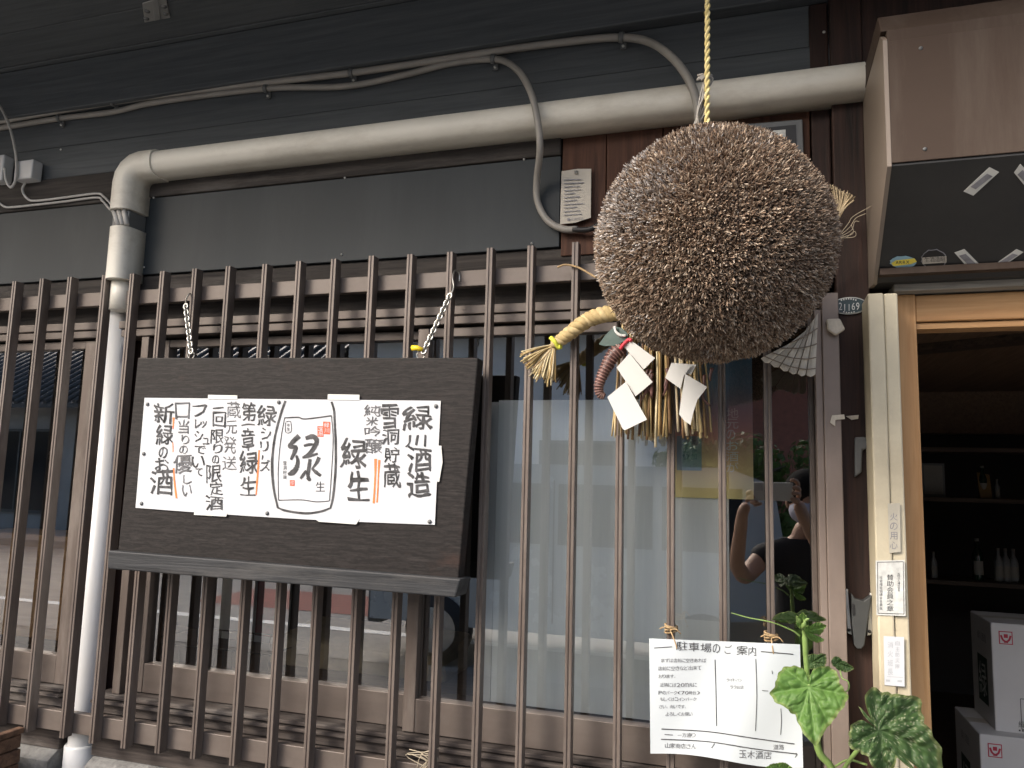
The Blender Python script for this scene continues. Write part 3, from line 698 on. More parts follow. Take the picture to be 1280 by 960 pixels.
LIFT = {z2: tuple(mk2(S3(h)) for h in HS), z3: tuple(mk3(S3(h)) for h in HS)}
WK = 0.38
def column(chars, f, weight=0.02, jit=0.10, m='ink'):
    mb = MB()
    for ch, x0, y0, x1, y1 in chars: put_glyph(mb, ch, (x0, y0, x1, y1), f, weight * WK, jit, skew=rnd.uniform(-.05, .03), lift=LIFT[f])
    part('lettering', mb, M[m], sheet)
column([('緑', 985, 145, 1170, 312), ('川', 1000, 340, 1132, 420), ('酒', 1010, 425, 1172, 585), ('造', 1010, 592, 1166, 750)], z3, 0.038)
column([('雪', 835, 135, 945, 300), ('洞', 840, 300, 952, 402), ('貯', 855, 422, 960, 522), ('蔵', 850, 532, 966, 690)], z3, 0.03)
column([('純', 722, 138, 830, 215), ('米', 732, 218, 812, 275), ('吟', 725, 282, 832, 352), ('醸', 728, 362, 840, 462)], z3, 0.02, m='ink_soft')
column([('緑', 568, 360, 737, 562), ('生', 613, 590, 755, 782)], z3, 0.035)
column([('緑', 860, 138, 986, 272), ('シ', 885, 290, 956, 372), ('リ', 880, 385, 935, 452), ('ズ', 878, 505, 946, 582)], z2, 0.022)
column([('第', 758, 122, 852, 246), ('章', 758, 300, 842, 442), ('緑', 743, 445, 862, 602), ('生', 750, 620, 852, 746)], z2, 0.022)
column([('蔵', 658, 120, 752, 226), ('元', 652, 246, 726, 332), ('発', 638, 345, 722, 462), ('送', 628, 480, 722, 572)], z2, 0.012, m='ink_soft')
column([('回', 565, 188, 650, 286), ('限', 550, 300, 636, 396), ('り', 565, 400, 630, 462), ('の', 560, 475, 606, 532), ('限', 518, 540, 626, 656), ('定', 545, 650, 632, 742), ('酒', 515, 745, 632, 842)], z2, 0.018)
column([('フ', 430, 138, 526, 216), ('レ', 446, 230, 490, 292), ('ッ', 480, 244, 526, 292), ('シ', 444, 310, 500, 386), ('ュ', 498, 360, 540, 402), ('で', 440, 410, 516, 466), ('い', 424, 480, 512, 556), ('て', 448, 560, 496, 612)], z2, 0.03)
column([('口', 313, 122, 412, 232), ('当', 335, 240, 406, 336), ('り', 355, 340, 406, 402), ('の', 340, 410, 396, 466), ('優', 300, 470, 426, 592), ('し', 365, 605, 426, 666), ('い', 360, 670, 426, 750)], z2, 0.022, m='ink_soft')
column([('新', 173, 128, 302, 266), ('緑', 185, 270, 302, 410), ('の', 205, 420, 260, 497), ('お', 178, 495, 276, 582), ('酒', 150, 575, 302, 736)], z2, 0.03)
mb = MB()
def strokes(name, m, lst):
    for pts, wd, f in lst:
        q_ = MB(); stroke(q_, pts, wd, f); part(name, q_, m, sheet)
strokes('lettering', M['ink'], (([(755, 276), (800, 268), (846, 272)], [8, 11, 8], z2), ([(565, 163), (600, 160), (636, 156)], [9, 13, 8], z2), ([(897, 474), (896, 490), (893, 505)], [7, 9, 5], z2)))
strokes('underline', M['orange_ink'], (([(797, 498), (795, 600), (790, 700), (784, 795)], [18, 12, 12, 14], z3), ([(822, 505), (816, 600), (812, 700), (806, 790)], [16, 9, 9, 10], z3),
    ([(873, 440), (868, 540), (860, 650), (853, 738)], [9, 11, 11, 8], z2), ([(304, 222), (301, 270), (300, 300)], [14, 8, 5], z2), ([(298, 390), (299, 420), (299, 455)], [5, 6, 5], z2), ([(303, 560), (310, 660), (323, 762)], [10, 12, 12], z2)))
# the drawn cup-shaped bottle
mb = MB()
stroke(mb, [(195, 112), (165, 200), (130, 330), (112, 450), (107, 560), (118, 700), (145, 825)], [15, 16, 14, 15, 18, 16, 15], z3)
stroke(mb, [(140, 822), (200, 845), (330, 862), (430, 850), (492, 828)], [12, 16, 16, 15, 12], z3)
stroke(mb, [(503, 118), (520, 180), (526, 290), (531, 400), (530, 560), (515, 740), (495, 832)], [14, 15, 14, 16, 15, 16, 12], z3)
stroke(mb, [(188, 226), (280, 222), (330, 233), (505, 211)], [8, 9, 9, 8], z3)
part('bottle_outline', mb, M['ink'], sheet)
mb = MB()
stroke(mb, [(190, 225), (165, 370), (148, 560), (150, 775)], 5, z3); stroke(mb, [(150, 775), (300, 772), (400, 785), (487, 780)], 6, z3)
stroke(mb, [(503, 214), (514, 360), (505, 560), (489, 780)], 6, z3)
stroke(mb, [(198, 252), (230, 252), (234, 316), (198, 321), (196, 256)], 4, z3)
for i, ch in enumerate('雪洞貯蔵'): put_glyph(mb, ch, (180, 515 + i * 31, 204, 541 + i * 31), z3, 0, 0.03)
put_glyph(mb, '生', (398, 650, 460, 716), z3, 0.03, 0.04)
put_glyph(mb, '本', (204, 262, 226, 284), z3, 0, 0.02); put_glyph(mb, '生', (204, 290, 226, 313), z3, 0, 0.02)
part('label_outline', mb, M['ink'], sheet)
mb = MB()
stroke(mb, [(288, 345), (245, 385), (224, 418), (262, 420), (256, 455), (232, 505)], [33, 30, 24, 27, 30, 15], z3)
stroke(mb, [(268, 475), (279, 515), (266, 565), (238, 594), (212, 600)], [15, 24, 33, 36, 15], z3)
stroke(mb, [(330, 362), (380, 350), (404, 376), (392, 415), (355, 465), (312, 490)], [24, 33, 33, 30, 27, 12], z3)
stroke(mb, [(318, 412), (350, 404), (384, 402)], [15, 21, 12], z3)
stroke(mb, [(308, 490), (350, 482), (412, 464)], [15, 21, 14], z3)
stroke(mb, [(420, 488), (402, 528), (372, 566)], [27, 21, 9], z3)
stroke(mb, [(360, 500), (352, 560), (346, 610), (356, 640), (336, 628)], [21, 27, 24, 21, 9], z3)
stroke(mb, [(334, 576), (310, 612), (296, 632)], [15, 22, 14], z3); stroke(mb, [(372, 562), (400, 588), (432, 612)], [15, 27, 18], z3)
part('brush_character', mb, M['ink'], sheet)
for (x0, y0, x1, y1) in ((447, 250, 495, 335), (409, 280, 451, 352), (225, 640, 258, 680)):
    mb = MB().add([z3(x0, y0), z3(x1, y0 + 2), z3(x1 - 2, y1), z3(x0 + 1, y1 - 2)], [(0, 3, 2, 1)])
    part('seal', mb, M['red_ink'], sheet)
T2 = S3(0.0012); z3b = lambda x, y: T2(320 + x / 5.333, 480 + y / 5.333)
mb = MB()
for ch, b in (('緑', (454, 257, 488, 290)), ('川', (455, 295, 488, 327)), ('酒', (415, 288, 446, 345)), ('印', (230, 647, 253, 673))): mb = MB(); put_glyph(mb, ch, b, z3b, 0, 0.02); part('seal_mark', mb, M['paper'], sheet)
for (x, y, f) in ((130, 135, z2), (90, 797, z2), (1005, 122, z2), (1200, 148, z3), (1157, 918, z3), (105, 465, z2), (928, 862, z2)):
    p = f(x, y); part('tack', MB().lathe(p, [(0.0045, -0.001), (0.0042, 0.0012), (0.0001, 0.0022)], 12, axis='Y'), M['greyplastic'], sheet)
for q, f in (([(535, 72), (728, 76), (730, 100), (533, 102)], z2), ([(445, 846), (662, 862), (655, 884), (440, 872)], z2), ([(480, 68), (690, 72), (690, 108), (478, 104)], z3), ([(400, 905), (690, 900), (668, 936), (420, 918)], z3), ([(1208, 410), (1236, 412), (1244, 520), (1222, 652), (1206, 650)], z3)):
    part('tape', MB().slab([f(*p) for p in q], pn_, 0.0006), M['tape'], sheet)

# ------------------------------------------------------------------ cedar ball and its rope
def colmesh(name, vs, fs, cols, mats, parent=None, loc=Vector((0, 0, 0)), smooth=False):
    me = bpy.data.meshes.new(name); me.from_pydata([tuple(Vector(p) - loc) for p in vs], [], fs)
    ca = me.color_attributes.new('Col', 'FLOAT_COLOR', 'POINT')
    flat = []
    for c in cols: flat += [c[0], c[1], c[2], 1.0]
    ca.data.foreach_set('color', flat)
    if smooth: me.polygons.foreach_set('use_smooth', [True] * len(me.polygons))
    return link(name, me, mats, parent)
BC = at(890.5, 307.5, 1.25); BR_ = 0.1925
ball = thing('cedar_ball', 'large round hanging ball of dried brown cedar sprigs', 'cedar ball', BC)
core = MB(); nlat = 24
core.lathe(BC, [((BR_ - 0.0125) * math.sin(math.pi * i / nlat) + 1e-5, -(BR_ - 0.0125) * math.cos(math.pi * i / nlat)) for i in range(nlat + 1)], 40)
part('core', core, M['ballcore'], ball)
vs = []; fs = []; cl = []
NS = 23000; ga = math.pi * (3 - math.sqrt(5))
def lump(d): return noise.noise(d * 2.2) * 0.004 + noise.noise(d * 9) * 0.003
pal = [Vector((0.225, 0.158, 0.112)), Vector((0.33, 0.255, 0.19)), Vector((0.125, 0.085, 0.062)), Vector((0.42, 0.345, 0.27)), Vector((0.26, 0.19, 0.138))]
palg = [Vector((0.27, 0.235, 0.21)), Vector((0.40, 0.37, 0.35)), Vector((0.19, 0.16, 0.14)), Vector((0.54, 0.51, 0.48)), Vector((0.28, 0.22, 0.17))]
for i in range(NS):
    zz = 1 - 2 * (i + 0.5) / NS; rr = math.sqrt(max(0, 1 - zz * zz)); th = ga * i
    d = Vector((rr * math.cos(th), rr * math.sin(th), zz)) + Vector((rnd.gauss(0, .014), rnd.gauss(0, .014), rnd.gauss(0, .014))); d.normalize()
    R1 = BR_ + lump(d) + rnd.gauss(0, 0.0014)
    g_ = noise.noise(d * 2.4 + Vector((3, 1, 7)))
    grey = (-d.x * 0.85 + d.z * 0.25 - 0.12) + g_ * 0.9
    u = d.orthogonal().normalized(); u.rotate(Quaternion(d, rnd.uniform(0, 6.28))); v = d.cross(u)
    ctr = BC + d * (R1 - 0.017) + (u * rnd.gauss(0, 1) + v * rnd.gauss(0, 1)) * 0.0015
    for k in range(4):                          # a tuft of short flattened twiglets
        a = rnd.uniform(0, 6.28); tilt = rnd.uniform(0.1, 1.1)
        ax = (d + (u * math.cos(a) + v * math.sin(a)) * tilt).normalized()
        L_ = rnd.uniform(0.010, 0.0165); wv_ = rnd.uniform(0.0009, 0.0017)
        s1 = ax.cross(d + Vector((.01, .02, 0))).normalized() if rnd.random() < .5 else ax.orthogonal().normalized()
        s2 = ax.cross(s1)
        b_ = len(vs)
        m_ = ctr + ax * L_ * 0.6; t_ = ctr + ax * L_
        vs += [ctr, m_ + s1 * wv_, m_ + s2 * wv_ * .6, m_ - s1 * wv_, m_ - s2 * wv_ * .6, t_ + s1 * wv_ * .55, t_ - s1 * wv_ * .55, t_ + s2 * wv_ * .4]
        fs += [(b_, b_ + 1, b_ + 2), (b_, b_ + 2, b_ + 3), (b_, b_ + 3, b_ + 4), (b_, b_ + 4, b_ + 1), (b_ + 1, b_ + 5, b_ + 7, b_ + 2), (b_ + 2, b_ + 7, b_ + 6, b_ + 3), (b_ + 3, b_ + 6, b_ + 4), (b_ + 4, b_ + 5, b_ + 1), (b_ + 4, b_ + 6, b_ + 5), (b_ + 5, b_ + 6, b_ + 7)]
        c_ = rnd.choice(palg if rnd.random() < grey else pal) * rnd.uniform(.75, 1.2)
        cl += [c_] * 8
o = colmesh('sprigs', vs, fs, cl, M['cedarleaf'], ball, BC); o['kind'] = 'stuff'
# twisted yellow rope up to the soffit and the grey wire bundle behind it
def twisted(top, bot, r, turns, cols, n=140, strands=3, lean=None):
    vs = []; fs = []; cl = []
    for s in range(strands):
        pts = []
        for i in range(n + 1):
            t = i / n; p = top + (bot - top) * t
            if lean: p = lean(t)
            a = turns * 2 * math.pi * t + s * 2 * math.pi / strands
            d = (bot - top).normalized() if not lean else (lean(min(1, t + .01)) - lean(max(0, t - .01))).normalized()
            u = d.orthogonal().normalized(); u = Vector((1, 0, 0)) - d * d.x if abs(d.x) < .9 else Vector((0, 1, 0)) - d * d.y
            u.normalize(); v = d.cross(u)
            pts.append(p + (u * math.cos(a) + v * math.sin(a)) * (r(t) if callable(r) else r) * 0.55)
        m = MB().tube(pts, [((r(i / n) if callable(r) else r) * 0.62) for i in range(n + 1)], 8)
        b = len(vs); vs += m.v; fs += [[q + b for q in f] for f in m.f]
        for k, p in enumerate(m.v): 
            c = cols[s % len(cols)]; q = 1 + 0.35 * noise.noise(Vector((p.x * 500, p.y * 500, p.z * 500))) + .15 * noise.noise(p * 90)
            cl.append(Vector(c) * q)
    return vs, fs, cl
rt = Vector((at(886, 0, 1.25).x, 1.25, zL1 + 0.004)); rb = at(884, 160, 1.25); rb = Vector((rb.x, 1.25, rb.z))
rope = thing('hanging_rope', 'yellow twisted rope suspending the cedar ball from the eave', 'rope', rb)
v_, f_, c_ = twisted(rt, rb, 0.0042, 20, [(0.60, 0.50, 0.22), (0.66, 0.56, 0.28)], 200, 2)
colmesh('twisted_strand', v_, f_, c_, M['rope_y'], rope, rb, True)
mb = MB()
for k in range(13):
    a = at(868 + rnd.uniform(-3, 6), 158, 1.262); m_ = at(876 + rnd.uniform(-6, 10), 132 + rnd.uniform(-8, 8), 1.262 + rnd.uniform(-.006, .006)); b = at(884 + rnd.uniform(-6, 8), 98 + rnd.uniform(-4, 6), 1.256)
    mb.tube(smoothpath([a, m_, b, at(884 + rnd.uniform(-14, 3), 96 + rnd.uniform(-3, 5), 1.252)], 6), 0.0017, 6)
solo('wire_bundle', mb, M['cable'], 'tangled grey wires wound round the rope above the ball', 'wire')

# ------------------------------------------------------------------ new year straw ornament behind the ball
orn = thing('straw_ornament', 'straw rope ornament with paper streamers and red prawn behind the ball', 'ornament', at(800, 545, 1.48))
rp = smoothpath([at(692, 432, 1.488), at(710, 418, 1.487), at(735, 400, 1.484), at(760, 392, 1.478), at(790, 390, 1.47), at(850, 386, 1.468), at(930, 360, 1.47), at(1010, 318, 1.478), at(1046, 290, 1.482)], 8)
def lean(t):
    q = t * (len(rp) - 1); i = min(int(q), len(rp) - 2); return rp[i].lerp(rp[i + 1], q - i)
v_, f_, c_ = twisted(rp[0], rp[-1], lambda t: 0.0058 + 0.0088 * math.sin(math.pi * min(1, t * 1.1 + 0.12)) ** 0.8, 9, [(0.44, 0.335, 0.165), (0.52, 0.41, 0.22), (0.47, 0.36, 0.18)], 160, 3, lean)
colmesh('straw_rope', v_, f_, c_, M['straw'], orn, wloc(orn), True)
def straws(specs, cols):
    vs = []; fs = []; cl = []
    for pts, r in specs:
        m = MB().tube(smoothpath(pts, 4), r, 5); b = len(vs); vs += m.v; fs += [[q + b for q in f] for f in m.f]
        c = Vector(rnd.choice(cols)) * rnd.uniform(.75, 1.2); cl += [c] * len(m.v)
    return vs, fs, cl
strawc = [(0.46, 0.35, 0.17), (0.54, 0.43, 0.23), (0.36, 0.25, 0.11), (0.58, 0.50, 0.31), (0.26, 0.17, 0.08), (0.47, 0.40, 0.27)]
sp = []
for k in range(95):
    u = rnd.random(); x1 = 651 + 42 * u + rnd.gauss(0, 3); y1 = 442 + 34 * math.sin(u * 1.9) + rnd.gauss(0, 4) - 2; dY = rnd.uniform(-.016, .016)
    a = at(693 + rnd.uniform(-1.5, 1.5), 431 + rnd.uniform(-2, 2), 1.488); mid = at((693 + x1) / 2 + rnd.gauss(0, 1.5), (431 + y1) / 2 - 1.5, 1.485 + dY * .5)
    sp.append(([a, mid, at(x1, y1, 1.482 + dY)], rnd.uniform(.0010, .0021)))
v_, f_, c_ = straws(sp, strawc); o = colmesh('straw_tassel', v_, f_, c_, M['straw'], orn, wloc(orn), True); o['kind'] = 'stuff'
p = at(693, 430, 1.487)
part('tie', MB().tube(smoothpath([p + Vector((-.006, -.008, .012)), p + Vector((.004, -.011, .002)), p + Vector((.010, -.006, -.008)), p + Vector((.016, -.008, -.007))], 5), 0.0045, 8), M['lime'], orn)
# hanging fringe
sp = []
for k in range(78):
    gx = rnd.choice(((764, 792), (797, 838), (797, 838), (845, 892), (845, 892)))
    x = rnd.uniform(*gx); y1 = 543 + rnd.gauss(0, 4) + (3 if 800 < x < 835 else 0); Y = 1.478 + rnd.uniform(-.012, .02); xt = 826 + (x - 826) * 0.78
    sp.append(([at(xt, 405 + rnd.uniform(-8, 6), Y), at((x + xt) / 2 + rnd.gauss(0, 2), 470, Y - .006), at(x + rnd.gauss(0, 1.5), y1, Y)], rnd.uniform(.0013, .0030)))
v_, f_, c_ = straws(sp, strawc + [(0.20, 0.12, 0.06), (0.13, 0.08, 0.05)]); o = colmesh('straw_fringe', v_, f_, c_, M['straw'], orn, wloc(orn), True); o['kind'] = 'stuff'
z5 = lambda x, y, Y: at(740 + x / 5.333, 380 + y / 5.333, Y)
def paperquad(pts, Y0, dY=0.004):
    q = [z5(x, y, Y0 + dY * ((x * 0.7 + y) / 400 - 1)) for x, y in pts]
    part('paper_streamer', MB().slab(q, (0.1, 1, 0), 0.0009), M['shide'], orn)
paperquad([(262, 244), (420, 360), (345, 436), (213, 284)], 1.448)
paperquad([(250, 328), (404, 520), (290, 616), (164, 424)], 1.444)
paperquad([(226, 518), (366, 770), (218, 842), (203, 830), (102, 620)], 1.439)
paperquad([(530, 392), (668, 402), (612, 480), (590, 566), (488, 492)], 1.447)
paperquad([(668, 402), (697, 404), (662, 468), (624, 466)], 1.452)
paperquad([(622, 466), (768, 553), (702, 640), (676, 720), (656, 806), (612, 776), (580, 735), (596, 620)], 1.440)
# prawn: ringed, tapering, curled tail
pa = smoothpath([z5(200, 290, 1.466), z5(140, 345, 1.462), z5(100, 415, 1.459), z5(68, 480, 1.458), z5(45, 545, 1.458), z5(52, 600, 1.460), z5(85, 618, 1.463)], 7)
n = len(pa)
part('prawn_body', MB().tube(pa, [0.0145 * (1 - 0.6 * i / n) * (1 + 0.10 * math.sin(i * 2.1)) for i in range(n)], 12), M['ebi'], orn)
mbk = MB()
for i in range(2, n - 1, 2):
    t = (pa[i + 1] - pa[i - 1]).normalized(); r = 0.0155 * (1 - 0.6 * i / n); u = t.orthogonal().normalized(); v = t.cross(u)
    mbk.tube([pa[i] + (u * math.cos(a) + v * math.sin(a)) * r for a in [2 * math.pi * k / 14 for k in range(15)]], 0.0012, 5, cap=False)
part('prawn_ridges', mbk, M['ebi2'], orn)
mbk = MB()
for k in range(16):
    x = rnd.choice((330, 370, 400, 480, 500, 750, 800)); y = rnd.uniform(420, 560)
    mbk.tube(smoothpath([z5(x, y, 1.458), z5(x + rnd.uniform(-25, 25), y + 60, 1.456), z5(x + rnd.uniform(-45, 45), y + rnd.uniform(60, 130), 1.46)], 4), [0.004, 0.0035, 0.003, 0.003, 0.0025, 0.0025, 0.002, 0.002, 0.0015], 6)
part('prawn_legs', mbk, M['ebi'], orn, kind='stuff')
part('red_tie', MB().tube(smoothpath([z5(190, 300, 1.450), z5(210, 270, 1.446), z5(245, 238, 1.448), z5(262, 246, 1.446)], 5), 0.0035, 8), M['redcord'], orn)
lf_ = [(45, 268), (90, 205), (150, 148), (200, 160), (240, 200), (235, 240), (150, 278), (80, 280)]
part('green_leaf', MB().slab([z5(x, y, 1.462 - 0.00006 * x) for x, y in lf_], (0, 1, 0), 0.0015), M['darkgreen'], orn)
part('white_ring', MB().tube(smoothpath([z5(150, 150, 1.445), z5(160, 185, 1.444), z5(190, 208, 1.444), z5(225, 212, 1.445)], 5), 0.0026, 8), M['shide'], orn)
# frayed end of the straw rope on the far side of the ball
sp = []
for k in range(60):
    u = rnd.random()
    sp.append(([at(1040 + rnd.uniform(-3, 3), 292, 1.482), at(1046 + 9 * u, 262, 1.47), at(1038 + 32 * u + rnd.gauss(0, 1.5), 232 + 16 * u + rnd.gauss(0, 2), 1.478 + rnd.uniform(-.01, .01))], rnd.uniform(.0007, .0015)))
v_, f_, c_ = straws(sp, [(0.42, 0.34, 0.22), (0.35, 0.28, 0.18)]); o = colmesh('straw_end', v_, f_, c_, M['straw'], orn, wloc(orn), True); o['kind'] = 'stuff'
mb = MB()
for k in range(5):
    mb.tube(smoothpath([at(1046, 298, 1.46), at(1060 + 2 * k, 280 + 4 * k, 1.455), at(1072 + rnd.uniform(-8, 4), 270 + rnd.uniform(-3, 12) + 4 * k, 1.45), at(1090 - 8 * k, 257 + 10 * k, 1.45)], 5), 0.0006, 5)
part('dry_tendrils', mb, M['dryweed'], orn)
# twig tied left of ball top
solo('twine_knot', MB().tube(smoothpath([at(697, 334, 1.505), at(706, 331, 1.503), at(719, 333, 1.503), at(730, 338, 1.495), at(745, 347, 1.48)], 5), 0.0022, 7), M['twine'], 'thin straw twine tied to a bar beside the ball', 'twine')

# old folding fan of weathered slats
z6 = lambda x, y, Y: at(930 + x / 3.43, 200 + y / 3.43, Y)
fan = thing('slat_fan', 'weathered grey fan of split slats laced with cord under the ball', 'fan', z6(200, 915, 1.47))
apex = z6(318, 650, 1.47)
ends = [(70, 850), (110, 870), (150, 888), (190, 905), (228, 915), (265, 922), (308, 920)]
for i in range(len(ends) - 1):
    a, b = ends[i], ends[i + 1]
    ta = (318 - (6 - i) * 13, 655 + (6 - i) * 18); tb = (318 - (5 - i) * 13, 655 + (5 - i) * 18)
    Yv = 1.462 + 0.004 * (i % 2)
    q = [z6(*ta, Yv), z6(*tb, Yv), z6(b[0] - 2, b[1], Yv - .01), z6((a[0] + b[0]) / 2, (a[1] + b[1]) / 2 + 9, Yv - .012), z6(a[0] + 2, a[1], Yv - .01)]
    part('slat', MB().slab(q, (0, 1, 0), 0.003), M['fan'], fan, 0.001)
for t in (0.25, 0.5, 0.72, 0.9):
    pts = []
    for i, e in enumerate(ends):
        ta = (318 - (6 - i) * 13, 655 + (6 - i) * 18); pts.append(z6(ta[0] + (e[0] - ta[0]) * t, ta[1] + (e[1] - ta[1]) * t, 1.458 - 0.01 * t))
    part('lacing', MB().tube(smoothpath(pts, 4), 0.0011, 5), M['fancord'], fan)
# ------------------------------------------------------------------ tags, plates and fittings on the wall
tg = thing('paper_tag', 'faded cream printed tag pinned to the red brown plank', 'tag', at(719, 280, 1.56))
q = [at(702, 214, 1.563), at(722, 211, 1.563), at(739, 211, 1.563), at(738.5, 272, 1.56), (at(720, 278, 1.559)), at(700, 280.5, 1.56)]
part('sheet', MB().slab(q, (0, 1, 0), 0.0012), M['tagpaper'], tg)
mb = MB(); tq = lambda x, y: at(x, y, 1.5575 + 0.0025 * (280 - y) / 70)
for k in range(11): stroke(mb, [(705, 225 + k * 4.4), (705 + rnd.uniform(14, 29), 224 + k * 4.35)], 1.1, tq, n=2)
for k in range(5): put_glyph(mb, '■' if k == 0 else '会酒組合'[k - 1], (709 + 4.2 * k, 272.5 - 0.3 * k, 712.6 + 4.2 * k, 276 - 0.3 * k), tq, 0, 0)
part('print', mb, M['pencil'], tg)
part('pin', MB().lathe(at(720, 215, 1.558), [(0.004, -0.003), (0.004, 0.001), (0.0001, 0.003)], 10, axis='Y'), M['steel'], tg)

# small black framed plate half hidden behind the ball
pl_ = thing('black_plate', 'small black plate with white label on planks behind the ball', 'plate', at(975, 215, 1.565))
part('plate_frame', MB().slab([at(930, 157, 1.568), at(1003, 151, 1.568), at(1006, 235, 1.568), at(930, 238, 1.568)], (0, -1, 0), 0.008), M['greyplastic'], pl_, 0.002)
part('plate_face', MB().slab([at(935, 162, 1.5595), at(995, 156, 1.5595), at(997, 230, 1.5595), at(935, 232, 1.5595)], (0, -1, 0), 0.001), M['black'], pl_)
mb = MB()
mb.slab([at(958, 164, 1.558), at(982, 162, 1.558), at(982, 171, 1.558), at(960, 173, 1.558)], (0, -1, 0), .0004)
part('white_label', mb, M['enamel_w'], pl_)

# oval number plate
ov = thing('number_plate', 'small oval dark enamel plate numbered 21169 on the post', 'number plate', at(1061, 392, 1.55))
oc = at(1061.5, 382.5, 1.5535); rx, rz = 0.0315, 0.0165
def oval(rx, rz, y0, y1, n=36):
    m = MB(); pr = [(rx * math.cos(2 * math.pi * k / n), rz * math.sin(2 * math.pi * k / n)) for k in range(n)]
    return m.extrude(pr, lambda p: (oc.x + p[0], y1, oc.z + p[1]), lambda p: (oc.x + p[0], y0, oc.z + p[1]))
part('plate_rim', oval(rx, rz, 1.5505, 1.5545), M['enamel_w'], ov)
part('plate_face', oval(rx - .002, rz - .002, 1.549, 1.5503), M['enamel'], ov)
mb = MB(); on = lambda x, y: at(x, y, 1.5484)
for i, ch in enumerate('21169'): put_glyph(mb, ch, (1048.5 + 5.4 * i, 377.6 if ch == '1' else 378.3, 1052.6 + 5.4 * i + (4 if ch == '1' else 0), 390 if ch == '1' else 387.4), on, 0.0, 0.02)
for k in range(7): stroke(mb, [(1051 + 3 * k, 375 - 1.6 * math.sin(k / 6 * 3.14)), (1052.6 + 3 * k, 375 - 1.6 * math.sin(k / 6 * 3.14))], 2.0, on, n=2)
for k in range(5): stroke(mb, [(1054 + 3.2 * k, 390 + 1.0 * math.sin(k / 4 * 3.14)), (1055.6 + 3.2 * k, 390 + 1.0 * math.sin(k / 4 * 3.14))], 1.8, on, n=2)
part('digits', mb, M['enamel_w'], ov)
# wooden latch and taped ends on the end frame
z8 = lambda x, y, Y: at(980 + x / 3.2, 300 + y / 3.2, Y)
solo('wooden_latch', MB().slab([z8(168, 320, 1.520), z8(222, 318, 1.520), z8(243, 362, 1.520), z8(205, 385, 1.520), z8(172, 362, 1.520)], (0, -1, 0), 0.012), M['fan'], 'small worn wooden block fixed under the oval plate', 'latch', bevel=0.003)
solo('torn_tape', MB().slab([z8(192, 702, 1.5205), z8(240, 698, 1.5205), z8(243, 716, 1.5205), z8(205, 720, 1.5205), z8(204, 745, 1.5205), z8(184, 730, 1.5205)], (0, -1, 0), 0.003), M['fan'], 'torn pale tape scrap stuck on the bronze end frame', 'tape')
solo('torn_tape', MB().slab([z8(248, 705, 1.553), z8(298, 700, 1.553), z8(296, 716, 1.553), z8(270, 720, 1.553)], (0, -1, 0), 0.003), M['fan'], 'torn pale tape scrap stuck on the dark post', 'tape')
# grey hanging bracket and the grey holder on the post
solo('wall_hook', MB().slab([z8(280, 790, 1.553), z8(318, 788, 1.553), z8(338, 800, 1.553), z8(336, 835, 1.553), z8(312, 840, 1.553), z8(308, 930, 1.553), z8(280, 950, 1.553)], (0, -1, 0), 0.010), M['greyplastic'], 'narrow grey plastic hook on the dark post above the holder', 'hook', bevel=0.003)
zz = lambda x, y, Y: at(1040 + x / 3.2, 660 + y / 3.2, Y)
hd = thing('wall_holder', 'grey plastic tapered holder with steel straps on the dark post', 'holder', zz(110, 485, 1.54))
fr = [(78, 262), (95, 285), (128, 292), (152, 275), (160, 270), (142, 385), (130, 470), (118, 484), (102, 484), (90, 470), (80, 380)]
part('cup', MB().slab([zz(x, y, 1.530) for x, y in fr], (0, 1, 0), 0.022), M['holder'], hd, 0.004)
part('slot', MB().slab([zz(x, y, 1.5295) for x, y in ((80, 300), (90, 305), (92, 345), (82, 350))], (0, -1, 0), 0.0008), M['black'], hd)
part('strap', MB().slab([zz(x, y, 1.540) for x, y in ((50, 248), (64, 244), (80, 428), (62, 420))], (0, 1, 0), 0.012), M['steel'], hd, 0.001)
part('strap', MB().slab([zz(x, y, 1.540) for x, y in ((152, 262), (168, 256), (160, 424), (140, 432))], (0, 1, 0), 0.012), M['steel'], hd, 0.001)
for (x, y) in ((68, 408), (150, 414)): part('screw', MB().lathe(zz(x, y, 1.539), [(0.003, 0), (0.0028, 0.0012), (0.0001, 0.002)], 10, axis='Y'), M['black'], hd)

# stickers on the ivory trim
YS = 1.4690
ms = thing('membership_plaque', 'white framed plaque with vertical Japanese text on ivory trim', 'plaque', zz(235, 350, YS))
part('sheet', MB().slab([zz(x, y, YS) for x, y in ((174, 130), (290, 128), (294, 352), (178, 348))], (0, -1, 0), 0.0008), M['enamel_w'], ms)
pg = lambda x, y: zz(x, y, YS - 0.0011)
mb = MB()
for i, ch in enumerate('賛助会員之章'): put_glyph(mb, ch, (219, 186 + 25 * i, 246, 209 + 25 * i), pg, 0.02, 0.0)
for i, ch in enumerate('社団法人福祉協会'): put_glyph(mb, ch, (262, 178 + 9.5 * i, 272, 187 + 9.5 * i), pg, 0, 0)
for i, ch in enumerate('社会福祉協議会会員証'): put_glyph(mb, ch, (190, 192 + 13.6 * i, 202, 204 + 13.6 * i), pg, 0, 0)
for pts in ([(182, 137), (285, 135)], [(285, 135), (288, 344)], [(288, 344), (184, 341)], [(184, 341), (182, 137)]): stroke(mb, pts, 2.5, pg, n=2)
part('lettering', mb, M['ink'], ms)
fl = thing('faded_label', 'faded white label with pale vertical writing under the framed plaque', 'label', zz(250, 630, YS))
part('sheet', MB().slab([zz(x, y, YS) for x, y in ((206, 432), (288, 436), (290, 634), (210, 628))], (0, -1, 0), 0.0008), M['paper'], fl)
mb = MB()
for i, ch in enumerate('消火班長'): put_glyph(mb, ch, (222, 455 + 36 * i, 244, 480 + 36 * i), pg, 0, 0.02)
